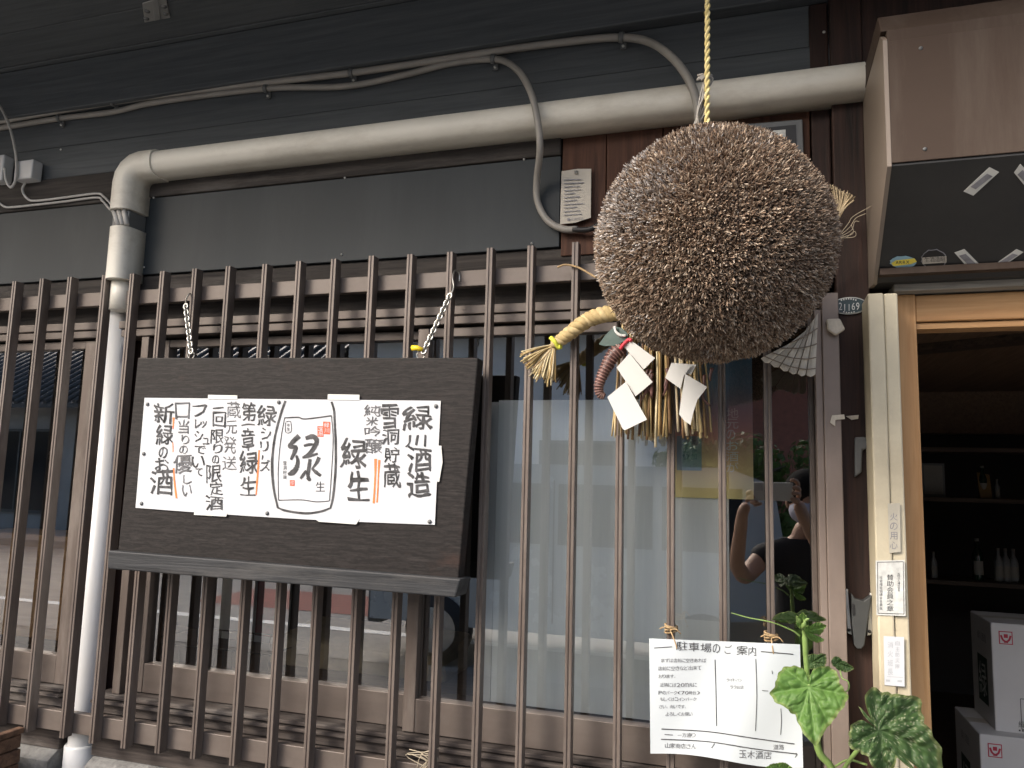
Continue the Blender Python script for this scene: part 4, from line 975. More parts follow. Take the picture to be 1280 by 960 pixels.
for i, ch in enumerate('自主防災隊'): put_glyph(mb, ch, (253, 452 + 23 * i, 271, 470 + 23 * i), pg, 0, 0.02)
stroke(mb, [(220, 594), (284, 598)], 2, pg, n=2); stroke(mb, [(216, 610), (232, 611)], 8, pg, n=2); stroke(mb, [(262, 612), (280, 613)], 8, pg, n=2)
part('lettering', mb, mat('bleached_ink', (0.38, 0.40, 0.42), 0.7, bump=0), fl)
fs_ = thing('worn_sticker', 'worn translucent sticker above the framed plaque on ivory trim', 'sticker', zz(250, 100, YS))
part('sheet', MB().slab([zz(x, y, YS) for x, y in ((222, -98), (272, -100), (274, 96), (228, 100))], (0, -1, 0), 0.0006), mat('aged_sticker', (0.46, 0.43, 0.35), 0.5, 0, 0.15, 20, bump=0.05), fs_)
mb = MB()
for i, ch in enumerate('火の用心'): put_glyph(mb, ch, (232, -60 + 38 * i, 262, -30 + 38 * i), pg, -0.0, 0.03)
part('lettering', mb, M['pencil'], fs_)

# ------------------------------------------------------------------ box canopy over the door
cx0 = 0.208
cp = thing('door_canopy', 'brown box canopy with slanted black underside over the doorway', 'canopy', (1.0, 1.42, Z0 + 0.375))
pr = [(1.31, Z0 + 0.517), (1.31, Z0 + 0.724), (1.335, Z0 + 0.748), (1.552, Z0 + 0.748), (1.552, Z0 + 0.378), (1.50, Z0 + 0.378)]
part('box', MB().box(cx0 + 0.004, XR, 1.312, 1.552, Z0 + 0.519, Z0 + 0.747), M['canopy'], cp, 0.002)
part('front_panel', MB().box(cx0, XR, 1.3075, 1.3115, Z0 + 0.517, Z0 + 0.724), M['canopy'], cp, 0.001)
part('lid', MB().hexa([(cx0 - 0.004, 1.318, Z0 + 0.7485), (XR, 1.318, Z0 + 0.7485), (XR, 1.558, Z0 + 0.7485), (cx0 - 0.004, 1.558, Z0 + 0.7485), (cx0 - 0.004, 1.345, Z0 + 0.79), (XR, 1.345, Z0 + 0.79), (XR, 1.558, Z0 + 0.79), (cx0 - 0.004, 1.558, Z0 + 0.79)]), M['canopy'], cp, 0.002)
sv = [(1.309, Z0 + 0.5165), (1.312, Z0 + 0.523), (1.552, Z0 + 0.523), (1.552, Z0 + 0.374), (1.50, Z0 + 0.374)]
part('slanted_panel', MB().extrude([(p[0], p[1] - 0.0045) for p in sv], lambda p: (cx0 + 0.004, p[0], p[1]), lambda p: (XR, p[0], p[1])), M['canopy_dark'], cp)
side = [(1.3065, Z0 + 0.511), (1.3065, Z0 + 0.727), (1.335, Z0 + 0.750), (1.553, Z0 + 0.750), (1.553, Z0 + 0.372), (1.498, Z0 + 0.366)]
part('side_panel', MB().extrude(side, lambda p: (cx0 - 0.003, p[0], p[1]), lambda p: (cx0 + 0.0035, p[0], p[1])), M['canopy_sunlit_side'], cp, 0.001)
part('back_strip', MB().box(cx0 + 0.005, XR, 1.47, 1.552, Z0 + 0.3745 - 0.022 + 0.024, Z0 + 0.376 + 0.012), M['canopy'], cp)
for x_ in (0.26, 0.52, 0.78, 1.04, 1.4):
    for z_ in (0.535, 0.705): part('screw', MB().lathe((x_, 1.3073, Z0 + z_), [(0.0032, 0), (0.003, 0.001), (0.0001, 0.0018)], 10, axis='Y'), M['greyplastic'], cp)
part('seam', MB().box(0.905, 0.9075, 1.3066, 1.3074, Z0 + 0.519, Z0 + 0.722), M['black'], cp)
# tapes and stickers on the slanted panel
sn = Vector((0, -(0.5165 - 0.374), -(1.50 - 1.309))).normalized()
sp0 = Vector((0.3, 1.40, Z0 + 0.5165 - 0.0045 - (0.5165 - 0.374) * (1.40 - 1.309) / (1.50 - 1.309)))
on_s = lambda x, y, h=0.0008: onp(x, y, sp0 + sn * h, sn)
zc8 = lambda x, y: (980 + x / 3.2, 300 + y / 3.2); zc4 = lambda x, y: (980 + x / 3.2, y / 3.2)
for q, lb in (([zc4(718, 765), zc4(822, 668), zc4(860, 688), zc4(757, 782)], 'strip of clear tape nearest the front edge of the canopy corner'),
          ([zc4(920, 690), zc4(945, 655), zc4(1010, 720), zc4(985, 770)], 'curled clear tape strip beside the frame-front tape on slanted panel'),
          ([zc8(682, 50), zc8(722, 36), zc8(790, 105), zc8(745, 122)], 'clear tape strip beside the round black sticker'),
          ([zc8(842, 98), zc8(930, 36), zc8(957, 48), zc8(858, 118)], 'clear tape strip farthest from the round sticker on slanted panel')):
    t = thing('tape_strip', lb, 'tape', on_s(*q[0]), 'tape strips on the slanted panel')
    part('strip', MB().slab([on_s(*p) for p in q], sn, 0.0006), M['tape'], t)
    c = [sum(p[0] for p in q) / 4, sum(p[1] for p in q) / 4]
    part('adhesive', MB().slab([on_s(c[0] + (p[0] - c[0]) * .62 + rnd.uniform(-1, 1), c[1] + (p[1] - c[1]) * .55, 0.0018) for p in q], sn, 0.0004), M['pencil'], t)
def osti(px, py, rx, ry, h, n=28): 
    return [on_s(px + rx * math.cos(2 * math.pi * k / n) * (1 + .05 * math.sin(3 * k)), py + ry * math.sin(2 * math.pi * k / n) * (1 + .06 * math.cos(2 * k)), h) for k in range(n)]
s1 = thing('sticker', 'oval blue and yellow sticker on the slanted canopy panel', 'sticker', on_s(1128, 328))
part('backing', MB().slab(osti(1129, 327.5, 16.5, 7.5, 0.0008), sn, 0.0005), mat('sticker_blue', (0.25, 0.42, 0.52), 0.5, bump=0.02), s1)
part('band', MB().slab([on_s(x, y, 0.0017) for x, y in ((1114, 329), (1120, 325.5), (1143, 323), (1146, 327), (1139, 330), (1117, 332.5))], sn, 0.0003), mat('sticker_yellow', (0.75, 0.62, 0.08), 0.5, bump=0.02), s1)
mb = MB(); textline(mb, 'ARRX', 1119.5, 325.0, 6.0, lambda x, y: on_s(x, y, 0.0023), 0.72, -.03, 0.02); part('lettering', mb, M['ink'], s1)
s2 = thing('sticker', 'round black sticker with white band on the slanted canopy panel', 'sticker', on_s(1167, 324))
part('backing', MB().slab(osti(1167.5, 324, 16, 12.5, 0.0008), sn, 0.0005), M['pencil'], s2)
part('disc', MB().slab(osti(1167.5, 324, 14.8, 11.3, 0.0015), sn, 0.0004), M['black'], s2)
part('band', MB().slab([on_s(x, y, 0.0021) for x, y in ((1153, 322), (1183, 320), (1183, 328), (1153, 330))], sn, 0.0003), M['tagpaper'], s2)
mb = MB(); textline(mb, '生酒造組', 1155, 321.2, 7.0, lambda x, y: on_s(x, y, 0.0027), 0.95, -.05); part('lettering', mb, M['ink'], s2)

# ------------------------------------------------------------------ laminated parking notice tied to the bars
NYp = 1.492
pk = thing('parking_notice', 'laminated handwritten parking notice tied to the bars with twine', 'notice', at(905, 955, NYp))
def N3(h): return lambda x, y: at(x, y, NYp - 0.004 - h - 0.006 * math.sin((x - 812) / 190 * 3.1) * ((y - 800) / 150) - 0.004 * math.sin(x * 0.05 + y * 0.02))
c_tl, c_tr, c_br, c_bl = (811.5, 798), (1000, 805.5), (1004, 960), (813, 942)
vs = []; fs = []; NX, NY = 30, 22; t0 = N3(0)
def bil(u, v):
    ax = c_tl[0] + (c_tr[0] - c_tl[0]) * u; ay = c_tl[1] + (c_tr[1] - c_tl[1]) * u
    cx = c_bl[0] + (c_br[0] - c_bl[0]) * u; cy = c_bl[1] + (c_br[1] - c_bl[1]) * u - 3 * math.sin(u * 6.28) * v
    return (ax + (cx - ax) * v, ay + (cy - ay) * v)
for j in range(NY + 1):
    for i in range(NX + 1): vs.append(t0(*bil(i / NX, j / NY)))
for j in range(NY):
    for i in range(NX):
        a = j * (NX + 1) + i; fs.append((a, a + NX + 1, a + NX + 2, a + 1))
part('sheet', MB().add(vs, fs, True), M['laminate'], pk)
n1 = N3(0.0008); zn = lambda x, y: n1(790 + x / 3.2, 720 + y / 3.2)
mb = MB()
for i, ch in enumerate('駐車場のご案内'): put_glyph(mb, ch, (178 + 48 * i, 262 + 3.5 * i, 178 + 48 * i + (44 if i < 3 or i == 5 else 30), 298 + 3.5 * i), zn, 0.012, 0.06)
for pts, wd in (([(88, 288), (160, 283)], 3), ([(516, 302), (645, 313)], 3.5), ([(332, 335), (336, 480), (338, 600)], 3.5), ([(495, 332), (499, 480), (494, 620)], 3), ([(118, 612), (300, 622), (480, 648), (650, 672)], 4), ([(116, 653), (300, 662), (480, 690), (660, 712)], 4),
                ([(330, 670), (318, 688)], 3), ([(595, 530), (598, 580), (594, 636)], 2.5), ([(520, 458), (545, 460)], 2.5), ([(560, 378), (562, 392)], 2.5), ([(130, 634), (164, 636)], 3), ([(655, 708), (660, 714), (652, 726)], 3)):
    stroke(mb, pts, wd, zn, n=4)
def hand(s, x, y, sz, dy=0.0):
    for k, ch in enumerate(s): put_glyph(mb, ch, (x + k * sz * .92, y + k * dy, x + k * sz * .92 + sz * .84, y + k * dy + sz * .86), zn, 0.0, 0.07)
part('heading', mb, M['ink'], pk); mb = MB()
hand('まずは店前に空きあれば', 116, 330, 18); hand('店前に空きなど出来て', 104, 362, 19, -.3); hand('おります。', 106, 394, 17)
hand('近隣には20m先に', 112, 428, 18); hand('Pのパーク(70時台)', 106, 460, 16.5); hand('もしくはコインパーク', 112, 486, 16); hand('さい。向いです。', 108, 516, 16); hand('よろしくお願い', 134, 545, 17)
hand('ライトバン', 378, 410, 14); hand('ララお店', 392, 438, 15); hand('一方通り', 182, 628, 20); hand('山家商店さん', 132, 668, 23, .8); hand('玉木酒店', 428, 696, 36, 2.0); hand('道路', 566, 674, 24)
part('lettering', mb, M['ink_soft'], pk)
# twine ties
for (x, y, x2, y2) in ((838, 787, 845, 806), (964, 797, 966, 812)):
    c = at(x, y, 1.508)
    mb = MB()
    for k in range(4):
        zo = (k - 1.5) * 0.0035
        mb.tube([Vector((c.x + (BW / 2 + .004) * math.cos(a) * 1.05, 1.521 + 0.0165 * math.sin(a), c.z + zo + 0.002 * math.cos(a + k))) for a in [2 * math.pi * q / 14 for q in range(15)]], 0.0016, 6)
    mb.tube(smoothpath([c + Vector((0, -.006, 0)), at((x + x2) / 2, (y + y2) / 2, 1.487), at(x2, y2, 1.483), at(x2 + 1, y2 + 5, 1.484)], 5), 0.0013, 6)
    mb.tube(smoothpath([c + Vector((0, -.006, 0)), c + Vector((.012, -.014, .004)), c + Vector((.02, -.012, -.004))], 5), 0.0012, 6)
    mb.tube(smoothpath([c + Vector((0, -.006, 0)), c + Vector((-.010, -.014, .006)), c + Vector((-.018, -.012, .002))], 5), 0.0012, 6)
    part('twine_tie', mb, M['twine'], pk)

# ------------------------------------------------------------------ climbing cucumber vine
vine = thing('cucumber_vine', 'green cucumber vine with broad leaves climbing beside the parking notice', 'vine', at(1030, 990, 1.42))
def leaf(cz, outline, veinends, Y0, gx, gy, light, dark, speckle, seed, relief=0.004, droop=0.0):
    """cz, outline and veinends in close-up units; gx, gy tilt the blade towards or away from the street"""
    toz = lambda x, y: (925 + x / 4.083, 725 + y / 4.083)
    c = Vector(toz(*cz)); ol = [Vector(toz(*p)) - c for p in outline]
    pol = sorted((math.atan2(p.y, p.x), p.length) for p in ol)
    pol = [(pol[-1][0] - 2 * math.pi, pol[-1][1])] + pol + [(pol[0][0] + 2 * math.pi, pol[0][1])]
    def rad(a):
        for (a0, r0), (a1, r1) in zip(pol[:-1], pol[1:]):
            if a0 <= a <= a1:
                t = (a - a0) / max(1e-6, a1 - a0); t = t * t * (3 - 2 * t) * .5 + t * .5
                return r0 + (r1 - r0) * t
        return pol[0][1]
    vd = [math.atan2(*(Vector(toz(*p)) - c).yx) for p in veinends]
    NA, NR = 230, 30; vs = []; cl = []; fs = []
    rm = max(p[1] for p in pol)
    for j in range(NR + 1):
        for i in range(NA):
            a = -math.pi + 2 * math.pi * i / NA; t = j / NR; R0 = rad(a)
            R0 *= 1 + 0.035 * (abs((a * 23 / math.pi) % 2 - 1) - .5) + 0.025 * noise.noise(Vector((a * 7, seed, 0)))
            r = R0 * t; rn = r / rm
            da = min(abs((a - v + math.pi) % (2 * math.pi) - math.pi) for v in vd)
            dv = rn * math.sin(min(da, 1.5)); sa = rn * math.cos(min(da, 1.5))
            phs = ((sa - dv * 0.7 + 0.04 * noise.noise(Vector((a * 3, rn * 4, seed)))) * 6.0) % 1.0; dside = abs(phs - .5) / 6.0
            fade = min(1, dv / .05) * min(1, rn / .2)
            vein = math.exp(-(dv / (0.012 * (1.2 - .8 * t))) ** 2) * .8 + .28 * fade * math.exp(-(dside / .007) ** 2)
            x, y = r * math.cos(a), r * math.sin(a)
            h = relief * (fade * .5 * (1 - math.exp(-(dside / .03) ** 2)) + .8 * (1 - math.exp(-(dv / .06) ** 2))) + relief * 1.4 * noise.noise(Vector((x * .045, y * .045, seed))) * t + relief * .5 * noise.noise(Vector((x * .16, y * .16, seed))) + relief * .7 * math.sin(a * 7 + seed) * t ** 4
            vs.append(at(c.x + x, c.y + y, Y0 + gx * x + gy * y - h + droop * rn * rn))
            n_ = noise.noise(Vector((x * .07, y * .07, seed + 7))) * .5 + .5 + .35 * noise.noise(Vector((x * .3, y * .3, seed)))
            cc = Vector(dark).lerp(Vector(light), min(1, max(0, n_)))
            cc = cc.lerp(Vector(light) * 1.25 + Vector((.03, .03, .02)), min(1, vein * .5))
            if t > .93: cc = cc.lerp(Vector((.26, .27, .10)), .35)
            s_ = noise.noise(Vector((x * .55, y * .55, seed))) + .5 * noise.noise(Vector((x * .12, y * .12, seed)))
            if speckle and s_ > .34: cc = cc.lerp(Vector((.40, .42, .27)), min(1, (s_ - .34) * 4) * speckle)
            cl.append(cc)
    for j in range(NR):
        for i in range(NA):
            i2 = (i + 1) % NA; fs.append((j * NA + i, j * NA + i2, (j + 1) * NA + i2, (j + 1) * NA + i))
    return colmesh('leaf', vs, fs, cl, M['leaf'], vine, wloc(vine), True)
G1 = dict(light=(0.125, 0.235, 0.055), dark=(0.075, 0.165, 0.032)); G2 = dict(light=(0.070, 0.125, 0.042), dark=(0.032, 0.070, 0.020))
leaf((352, 545), [(347, 512), (335, 470), (318, 450), (270, 437), (215, 450), (188, 495), (180, 540), (150, 580), (180, 622), (228, 647), (285, 690), (303, 740), (332, 792), (385, 852), (414, 800), (450, 742), (502, 680), (555, 590), (530, 560), (506, 520), (500, 480), (470, 450), (420, 440), (376, 455), (354, 505)],
     [(385, 850), (555, 590), (470, 455), (150, 580), (228, 455), (300, 735), (455, 735)], 1.345, 0.0002, -0.0005, speckle=0.15, seed=3.3, **G1)
leaf((712, 765), [(672, 545), (722, 570), (780, 580), (850, 590), (916, 600), (930, 680), (942, 730), (985, 790), (1030, 880), (1034, 960), (1004, 1030), (930, 1010), (872, 962), (850, 912), (800, 905), (782, 962), (740, 1000), (682, 960), (652, 900), (600, 870), (560, 860), (555, 810), (566, 742), (620, 712), (664, 728), (694, 752), (672, 715), (630, 690), (602, 636), (638, 590)],
     [(916, 602), (1030, 900), (740, 1000), (560, 845), (672, 548), (605, 640)], 1.305, 0.0006, -0.0004, speckle=0.75, seed=8.1, relief=0.007, **G2)
leaf((296, 198), [(158, 208), (182, 178), (230, 163), (280, 168), (300, 192), (286, 214), (256, 226), (236, 206), (192, 206)], [(160, 205), (230, 165), (256, 224)], 1.350, 0.0004, 0.002, speckle=0.1, seed=5, relief=.003, **G2)
leaf((310, 188), [(300, 164), (345, 156), (400, 178), (444, 205), (400, 214), (350, 208), (320, 204)], [(442, 205), (345, 158), (350, 207)], 1.362, -0.0004, 0.002, speckle=0.1, seed=6, relief=.003, **G2)
leaf((338, 262), [(358, 235), (400, 214), (440, 234), (426, 260), (433, 306), (406, 282), (370, 272), (338, 278), (330, 262)], [(433, 305), (438, 235)], 1.344, 0.0003, 0.0012, speckle=0.1, seed=9, relief=.003, **G1)
leaf((322, 225), [(300, 185), (318, 165), (340, 200), (350, 235), (328, 262), (302, 245)], [(318, 168), (348, 235)], 1.346, 0, 0.001, speckle=0.0, seed=11, relief=.003, **G1)
leaf((370, 420), [(345, 386), (392, 380), (436, 378), (442, 410), (430, 445), (380, 452), (345, 450)], [(436, 380), (440, 430)], 1.42, 0, 0, speckle=0.2, seed=13, relief=.003, **G2)
leaf((495, 425), [(484, 390), (520, 410), (550, 425), (582, 452), (550, 470), (512, 462), (486, 444)], [(580, 452), (520, 412)], 1.41, 0, 0, speckle=0.2, seed=15, relief=.003, **G2)
leaf((205, 985), [(125, 962), (150, 945), (190, 935), (250, 945), (285, 985), (230, 1040), (150, 1030)], [(130, 962), (250, 947), (190, 938)], 1.38, 0, 0.001, speckle=0.2, seed=17, relief=.003, **G1)
mb = MB()
mb.tube(smoothpath([at(1050, 1010, 1.40), at(1040, 962, 1.395), at(1024, 940, 1.39), at(1018, 905, 1.385), at(1012, 865, 1.372), at(1008, 830, 1.362), at(1006, 800, 1.355), at(1004, 784, 1.352)], 8), [0.0058] * 30 + [0.0042] * 20 + [0.0032] * 7, 9)
mb.tube(smoothpath([at(1010, 842, 1.368), at(1012, 850, 1.355), at(1011, 858, 1.346)], 6), 0.0026, 8)
mb.tube(smoothpath([at(1046, 975, 1.398), at(1066, 945, 1.36), at(1085, 925, 1.33), at(1099.5, 912, 1.308)], 6), 0.0032, 8)
part('stem', mb, M['stem'], vine)
mb = MB()
mb.tube(smoothpath([at(1000, 795, 1.355), at(990, 788, 1.35), at(965, 778, 1.345), at(935, 772, 1.345), at(914, 766, 1.345)], 8), [0.0016 - 0.00003 * i for i in range(33)], 6)
mb.tube(smoothpath([at(1050, 838, 1.40), at(1053, 848, 1.39), at(1060, 852, 1.385), at(1061, 861, 1.385), at(1054, 866, 1.385), at(1050, 860, 1.385)], 8), 0.0011, 6)
mb.tube(smoothpath([at(1044, 958, 1.39), at(1060, 950, 1.38), at(1084, 956, 1.37)], 6), 0.0018, 6)
part('tendril', mb, M['stem'], vine)
# bud cluster at the tip
mb = MB()
for k in range(7):
    c = at(1004 + rnd.uniform(-6, 6), 782 + rnd.uniform(-8, 6), 1.345); d = Vector((rnd.uniform(-.5, .5), -.5, rnd.uniform(.2, 1))).normalized()
    mb.tube([c, c + d * 0.008, c + d * 0.016], [0.0018, 0.004, 0.0008], 7)
part('bud', mb, M['stem'], vine, kind='stuff')

# dry stalks caught on the lower rail, wicker box at the corner
mb = MB()
for k in range(9):
    c = at(525 + rnd.uniform(-6, 16), 962, 1.53); a = at(520 + rnd.uniform(-14, 30), 948 + rnd.uniform(-6, 6), 1.525); b = at(518 + rnd.uniform(-22, 36), 938 + rnd.uniform(-6, 14), 1.522)
    mb.tube(smoothpath([c, a, b], 4), 0.0009, 5)
solo('dry_stalks', mb, M['dryweed'], 'tangle of thin dry stalks on the lower lattice rail', 'stalks')
wb = thing('wicker_box', 'dark brown woven wooden planter box by the granite base', 'planter', at(0, 1000, 1.30))
tw = at(29, 909, 1.50).z - 0.014; wx1 = at(28.5, 909, 1.50).x; wx0 = wx1 - 0.36; h_ = 0.30
nb = 9
for i in range(nb):
    z0_ = tw - h_ + i * h_ / nb
    part('slat', MB().box(wx0, wx1 + 0.002 * (i % 2), 1.33 - 0.002 * (i % 2), 1.345, z0_ + 0.001, z0_ + h_ / nb - 0.001), M['wicker'], wb, 0.003)
    part('slat', MB().box(wx1 - 0.013, wx1 + 0.002 * (i % 2), 1.3455, 1.50, z0_ + 0.001, z0_ + h_ / nb - 0.001), M['wicker'], wb, 0.003)
part('rim', MB().box(wx0, wx1 + 0.004, 1.326, 1.348, tw + 0.0005, tw + 0.014), M['wicker'], wb, 0.003)
part('rim', MB().box(wx1 - 0.016, wx1 + 0.004, 1.3485, 1.503, tw + 0.0005, tw + 0.014), M['wicker'], wb, 0.003)
part('soil', MB().box(wx0, wx1 - 0.014, 1.346, 1.50, tw - h_, tw - 0.03), M['ballcore'], wb)
part('stand', MB().box(wx0 + 0.02, wx1 - 0.03, 1.36, 1.48, 0, tw - h_ - 0.001), M['wicker'], wb)

# ------------------------------------------------------------------ cartons inside the door
def carton(x, y, z, sx, sy, h, label):
    t = thing('sake_carton', label, 'carton', (x + sx / 2, y + sy / 2, z), 'cartons stacked inside the doorway')
    part('box', MB().box(x, x + sx, y, y + sy, z, z + h), M['carton'], t, 0.004)
    part('top_tape', MB().box(x + 0.0005, x + sx, y + sy * .42, y + sy * .58, z + h, z + h + 0.0008), M['tagpaper'], t)
    ft = lambda u, v: Vector((x + u, y - 0.0012, z + h - v)); sd = lambda u, v: Vector((x - 0.0012, y + sy - u, z + h - v))
    mk = MB()
    mk.add([ft(.022, .025), ft(.062, .025), ft(.062, .067), ft(.022, .067)], [(0, 3, 2, 1)])
    lg = part('red_mark', mk, M['redprint'], t)
    k2 = MB(); f2 = lambda u, v: Vector((x + u, y - 0.0019, z + h - v))
    k2.add([f2(.025, .028), f2(.059, .028), f2(.059, .064), f2(.025, .064)], [(0, 3, 2, 1)]); part('mark_field', k2, M['carton'], lg)
    k3 = MB(); f3 = lambda u, v: Vector((x + u, y - 0.0025, z + h - v))
    stroke(k3, [(.028, .038), (.033, .052), (.042, .058), (.051, .052), (.056, .038)], .006, f3); stroke(k3, [(.042, .034), (.042, .046)], .012, f3); stroke(k3, [(.036, .060), (.048, .060)], .004, f3)
    part('hand_emblem', k3, M['redprint'], lg)
    hh = MB(); pr = []
    for k in range(24):
        a = 2 * math.pi * k / 24; pr.append((.155 + .028 * (1 if math.cos(a) > 0 else -1) + .018 * math.cos(a), .105 + .014 * math.sin(a)))
    hh.add([ft(*p) for p in pr], [tuple(range(24))]); part('hand_hole', hh, M['black'], t)
    pt_ = MB()
    for pts in ([(.075, .235), (.20, .235)], [(.075, .235), (.075, .33)], [(.075, .33), (.20, .33)]): stroke(pt_, pts, .002, ft, n=2)
    for k in range(5): stroke(pt_, [(.10, .255 + .013 * k), (.10 + rnd.uniform(.03, .09), .255 + .013 * k)], .003, ft, n=2)
    textline(pt_, '18ℓ×6', .075, .345 , .030, ft, .62, 0, .02); textline(pt_, '緑川酒造', .065, h - .052, .022, ft, .95)
    for k in range(9): stroke(pt_, [(.066 + .009 * k, h - .022), (.071 + .009 * k, h - .022)], .005, ft, n=2)
    part('print', pt_, M['ink'], t)
    gp = MB().add([sd(.08, .13), sd(.20, .13), sd(.20, .285), sd(.08, .285)], [(0, 3, 2, 1)]); gl = part('green_label', gp, M['greenprint'], t)
    k4 = MB(); put_glyph(k4, '緑', (.095, .15, .185, .265), lambda u, v: Vector((x - 0.0019, y + sy - u, z + h - v)), .03, .03); part('character', k4, M['carton'], gl)
    k5 = MB(); textline(k5, '緑川酒造', .09, .05, .03, sd, .9); part('side_print', k5, M['pencil'], t)
bt = at(1238, 778, 3.0); b2 = at(1224, 916, 2.94)
hb = bt.z - at(1240, 918, 3.0).z
carton(bt.x, 3.0, bt.z - hb, 0.36, 0.26, hb, 'upper white sake carton with hand hole stacked in the doorway')
h2 = b2.z - FL - 0.02
carton(b2.x, 2.94, b2.z - hb - 0.003, 0.36, 0.33, hb, 'lower white sake carton carrying another carton in the doorway')
solo('pallet', MB().box(b2.x - 0.03, b2.x + 0.40, 2.92, 3.30, FL + 0.001, b2.z - hb - 0.005), M['interior_wood'], 'low wooden crate under the stacked cartons', 'crate', bevel=0.004)
# shelf with bottles at the back of the room
shf = thing('display_shelf', 'dark wooden display shelves at the back of the shop room', 'shelf', (1.0, 4.2, FL))
for y_ in (560, 622, 725):
    z_ = at(1200, y_, 4.1).z; part('board', MB().box(0.55, 2.4, 4.05, 4.3, z_ - 0.02, z_), M['interior_wood'], shf, 0.002)
for x_ in (0.53, 2.41): part('upright', MB().box(x_, x_ + 0.02, 4.04, 4.31, FL, 2.3), M['interior_wood'], shf)
M['frostglass'] = mat('frosted_bottle', (0.2, 0.21, 0.21), 0.3, 0, 0.05, 8, bump=0)
M['label'] = mat('bottle_label', (0.25, 0.24, 0.21), 0.6, 0, 0.08, 12, bump=0)
M['amber'] = mat('amber_card', (0.2, 0.12, 0.04), 0.5, 0, 0.1, 12, bump=0)
def bottle(px, zb_, h, body, label):
    x = at(px, 650, 4.12).x; t = thing('sake_bottle', label, 'bottle', (x, 4.14, zb_ + .0005), 'bottles on the display shelves'); k = h / 0.3
    part('glass', MB().lathe((x, 4.14, zb_ + .0005), [(0.001, 0), (.036 * k, 0), (.038 * k, .01), (.038 * k, .17 * k), (.03 * k, .2 * k), (.015 * k, .235 * k), (.014 * k, .29 * k), (.001, .29 * k)], 20), body, t)
    part('cap', MB().lathe((x, 4.14, zb_ + .28 * k), [(.0155 * k, 0), (.0155 * k, .02 * k), (.001, .021 * k)], 14), M['label'], t)
    lb = MB(); n = 9; vs = []
    for i in range(n + 1):
        a = -math.pi / 2 - 0.9 + 1.8 * i / n
        for z_ in (.04 * k, .14 * k): vs.append((x + .0388 * k * math.cos(a), 4.14 + .0388 * k * math.sin(a), zb_ + z_))
    lb.add(vs, [(2 * i, 2 * i + 2, 2 * i + 3, 2 * i + 1) for i in range(n)], True); part('paper_label', lb, M['label'], t)
zA = at(1200, 725, 4.1).z; zB = at(1200, 622, 4.1).z
for px, h, b, l in ((1247, .15, 'frostglass', 'white bottle in a row of three on the lower shelf'), (1256, .15, 'frostglass', 'white bottle in a row of three on the lower shelf'), (1266, .15, 'frostglass', 'white bottle in a row of three on the lower shelf'), (1221, .19, 'bglass', 'dark green bottle with pale label on the lower shelf'), (1166, .12, 'frostglass', 'single small white flask at the near end of lower shelf')):
    bottle(px, zA, h, M[b], l)
for px, h, b, l in ((1232, .15, 'bglass', 'dark bottle with small label on the upper shelf'), (1250, .09, 'frostglass', 'little white flask on the upper shelf beside dark bottle')):
    bottle(px, zB, h, M[b], l)
zz_ = at(1172, 590, 4.1)
fcard = thing('framed_card', 'pale framed card standing on the upper shelf', 'card', (zz_.x, 4.2, zB))
part('frame', MB().box(zz_.x - .05, zz_.x + .05, 4.2, 4.21, zB + .001, zB + .16), M['greyplastic'], fcard); part('card', MB().box(zz_.x - .04, zz_.x + .04, 4.196, 4.1995, zB + .012, zB + .15), M['label'], fcard)
acx = at(1234, 600, 4.1).x
solo('amber_card', MB().hexa([(acx - .03, 4.11, zB + .001), (acx + .02, 4.11, zB + .001), (acx + .02, 4.13, zB + .001), (acx - .03, 4.13, zB + .001), (acx - .03, 4.14, zB + .12), (acx + .02, 4.14, zB + .11), (acx + .02, 4.15, zB + .11), (acx - .03, 4.15, zB + .12)]), M['amber'], 'small leaning amber card on the upper shelf', 'card')

# things seen through the lower panes
def wbasket(px, label):
    c = at(px, 850, 1.80); t = thing('wire_basket', label, 'basket', (c.x, 1.80, c.z - .05)); mb = MB(); zt = at(px, 800, 1.8).z; zb_ = zt - .15; w_, d_ = .19, .10
    for k in range(4):
        z_ = zb_ + .05 * k; kx = 1 - .04 * (3 - k)
        mb.tube([(c.x - w_ * kx, 1.80 - d_ * kx, z_), (c.x + w_ * kx, 1.80 - d_ * kx, z_), (c.x + w_ * kx, 1.80 + d_ * kx, z_), (c.x - w_ * kx, 1.80 + d_ * kx, z_), (c.x - w_ * kx, 1.80 - d_ * kx, z_)], .0022, 5)
    for k in range(15):
        x = -w_ + 2 * w_ * k / 14
        for y in (-d_, d_): mb.tube([(c.x + x * .88, 1.8 + y * .88, zb_), (c.x + x, 1.8 + y, zt)], .0014, 5)
    part('wires', mb, M['black'], t, kind='stuff')
wbasket(285, 'black wire basket inside the window below the signboard')
cnt = MB().box(-3.4, 0.0, 1.72, 2.1, zbt - 0.25, zbt - 0.02)
solo('window_counter', cnt, M['interior_wood'], 'long wooden counter inside under the windows', 'counter')
def bx_(px0, px1, py0, py1, Y, dep): a = at(px0, py0, Y); b = at(px1, py1, Y); return (a.x, b.x, Y, Y + dep, b.z, a.z)
cb = bx_(280, 345, 700, 800, 2.0, .02)
scr = thing('white_screen', 'white paper screen with a red patterned strip inside the window', 'screen', (cb[0] + .1, 2.0, zbt - .02))
part('panel', MB().box(cb[0], cb[1] + .03, 2.0, 2.02, zbt - .019, cb[5]), M['filmedge'], scr)
part('red_strip', MB().box(cb[1] - .07, cb[1] - .005, 1.996, 1.9995, zbt, cb[5] - .01), mat('red_pattern', (0.16, 0.012, 0.022), 0.7, 0, 0.6, 30, bump=0), scr)
cbx = at(350, 850, 1.85)
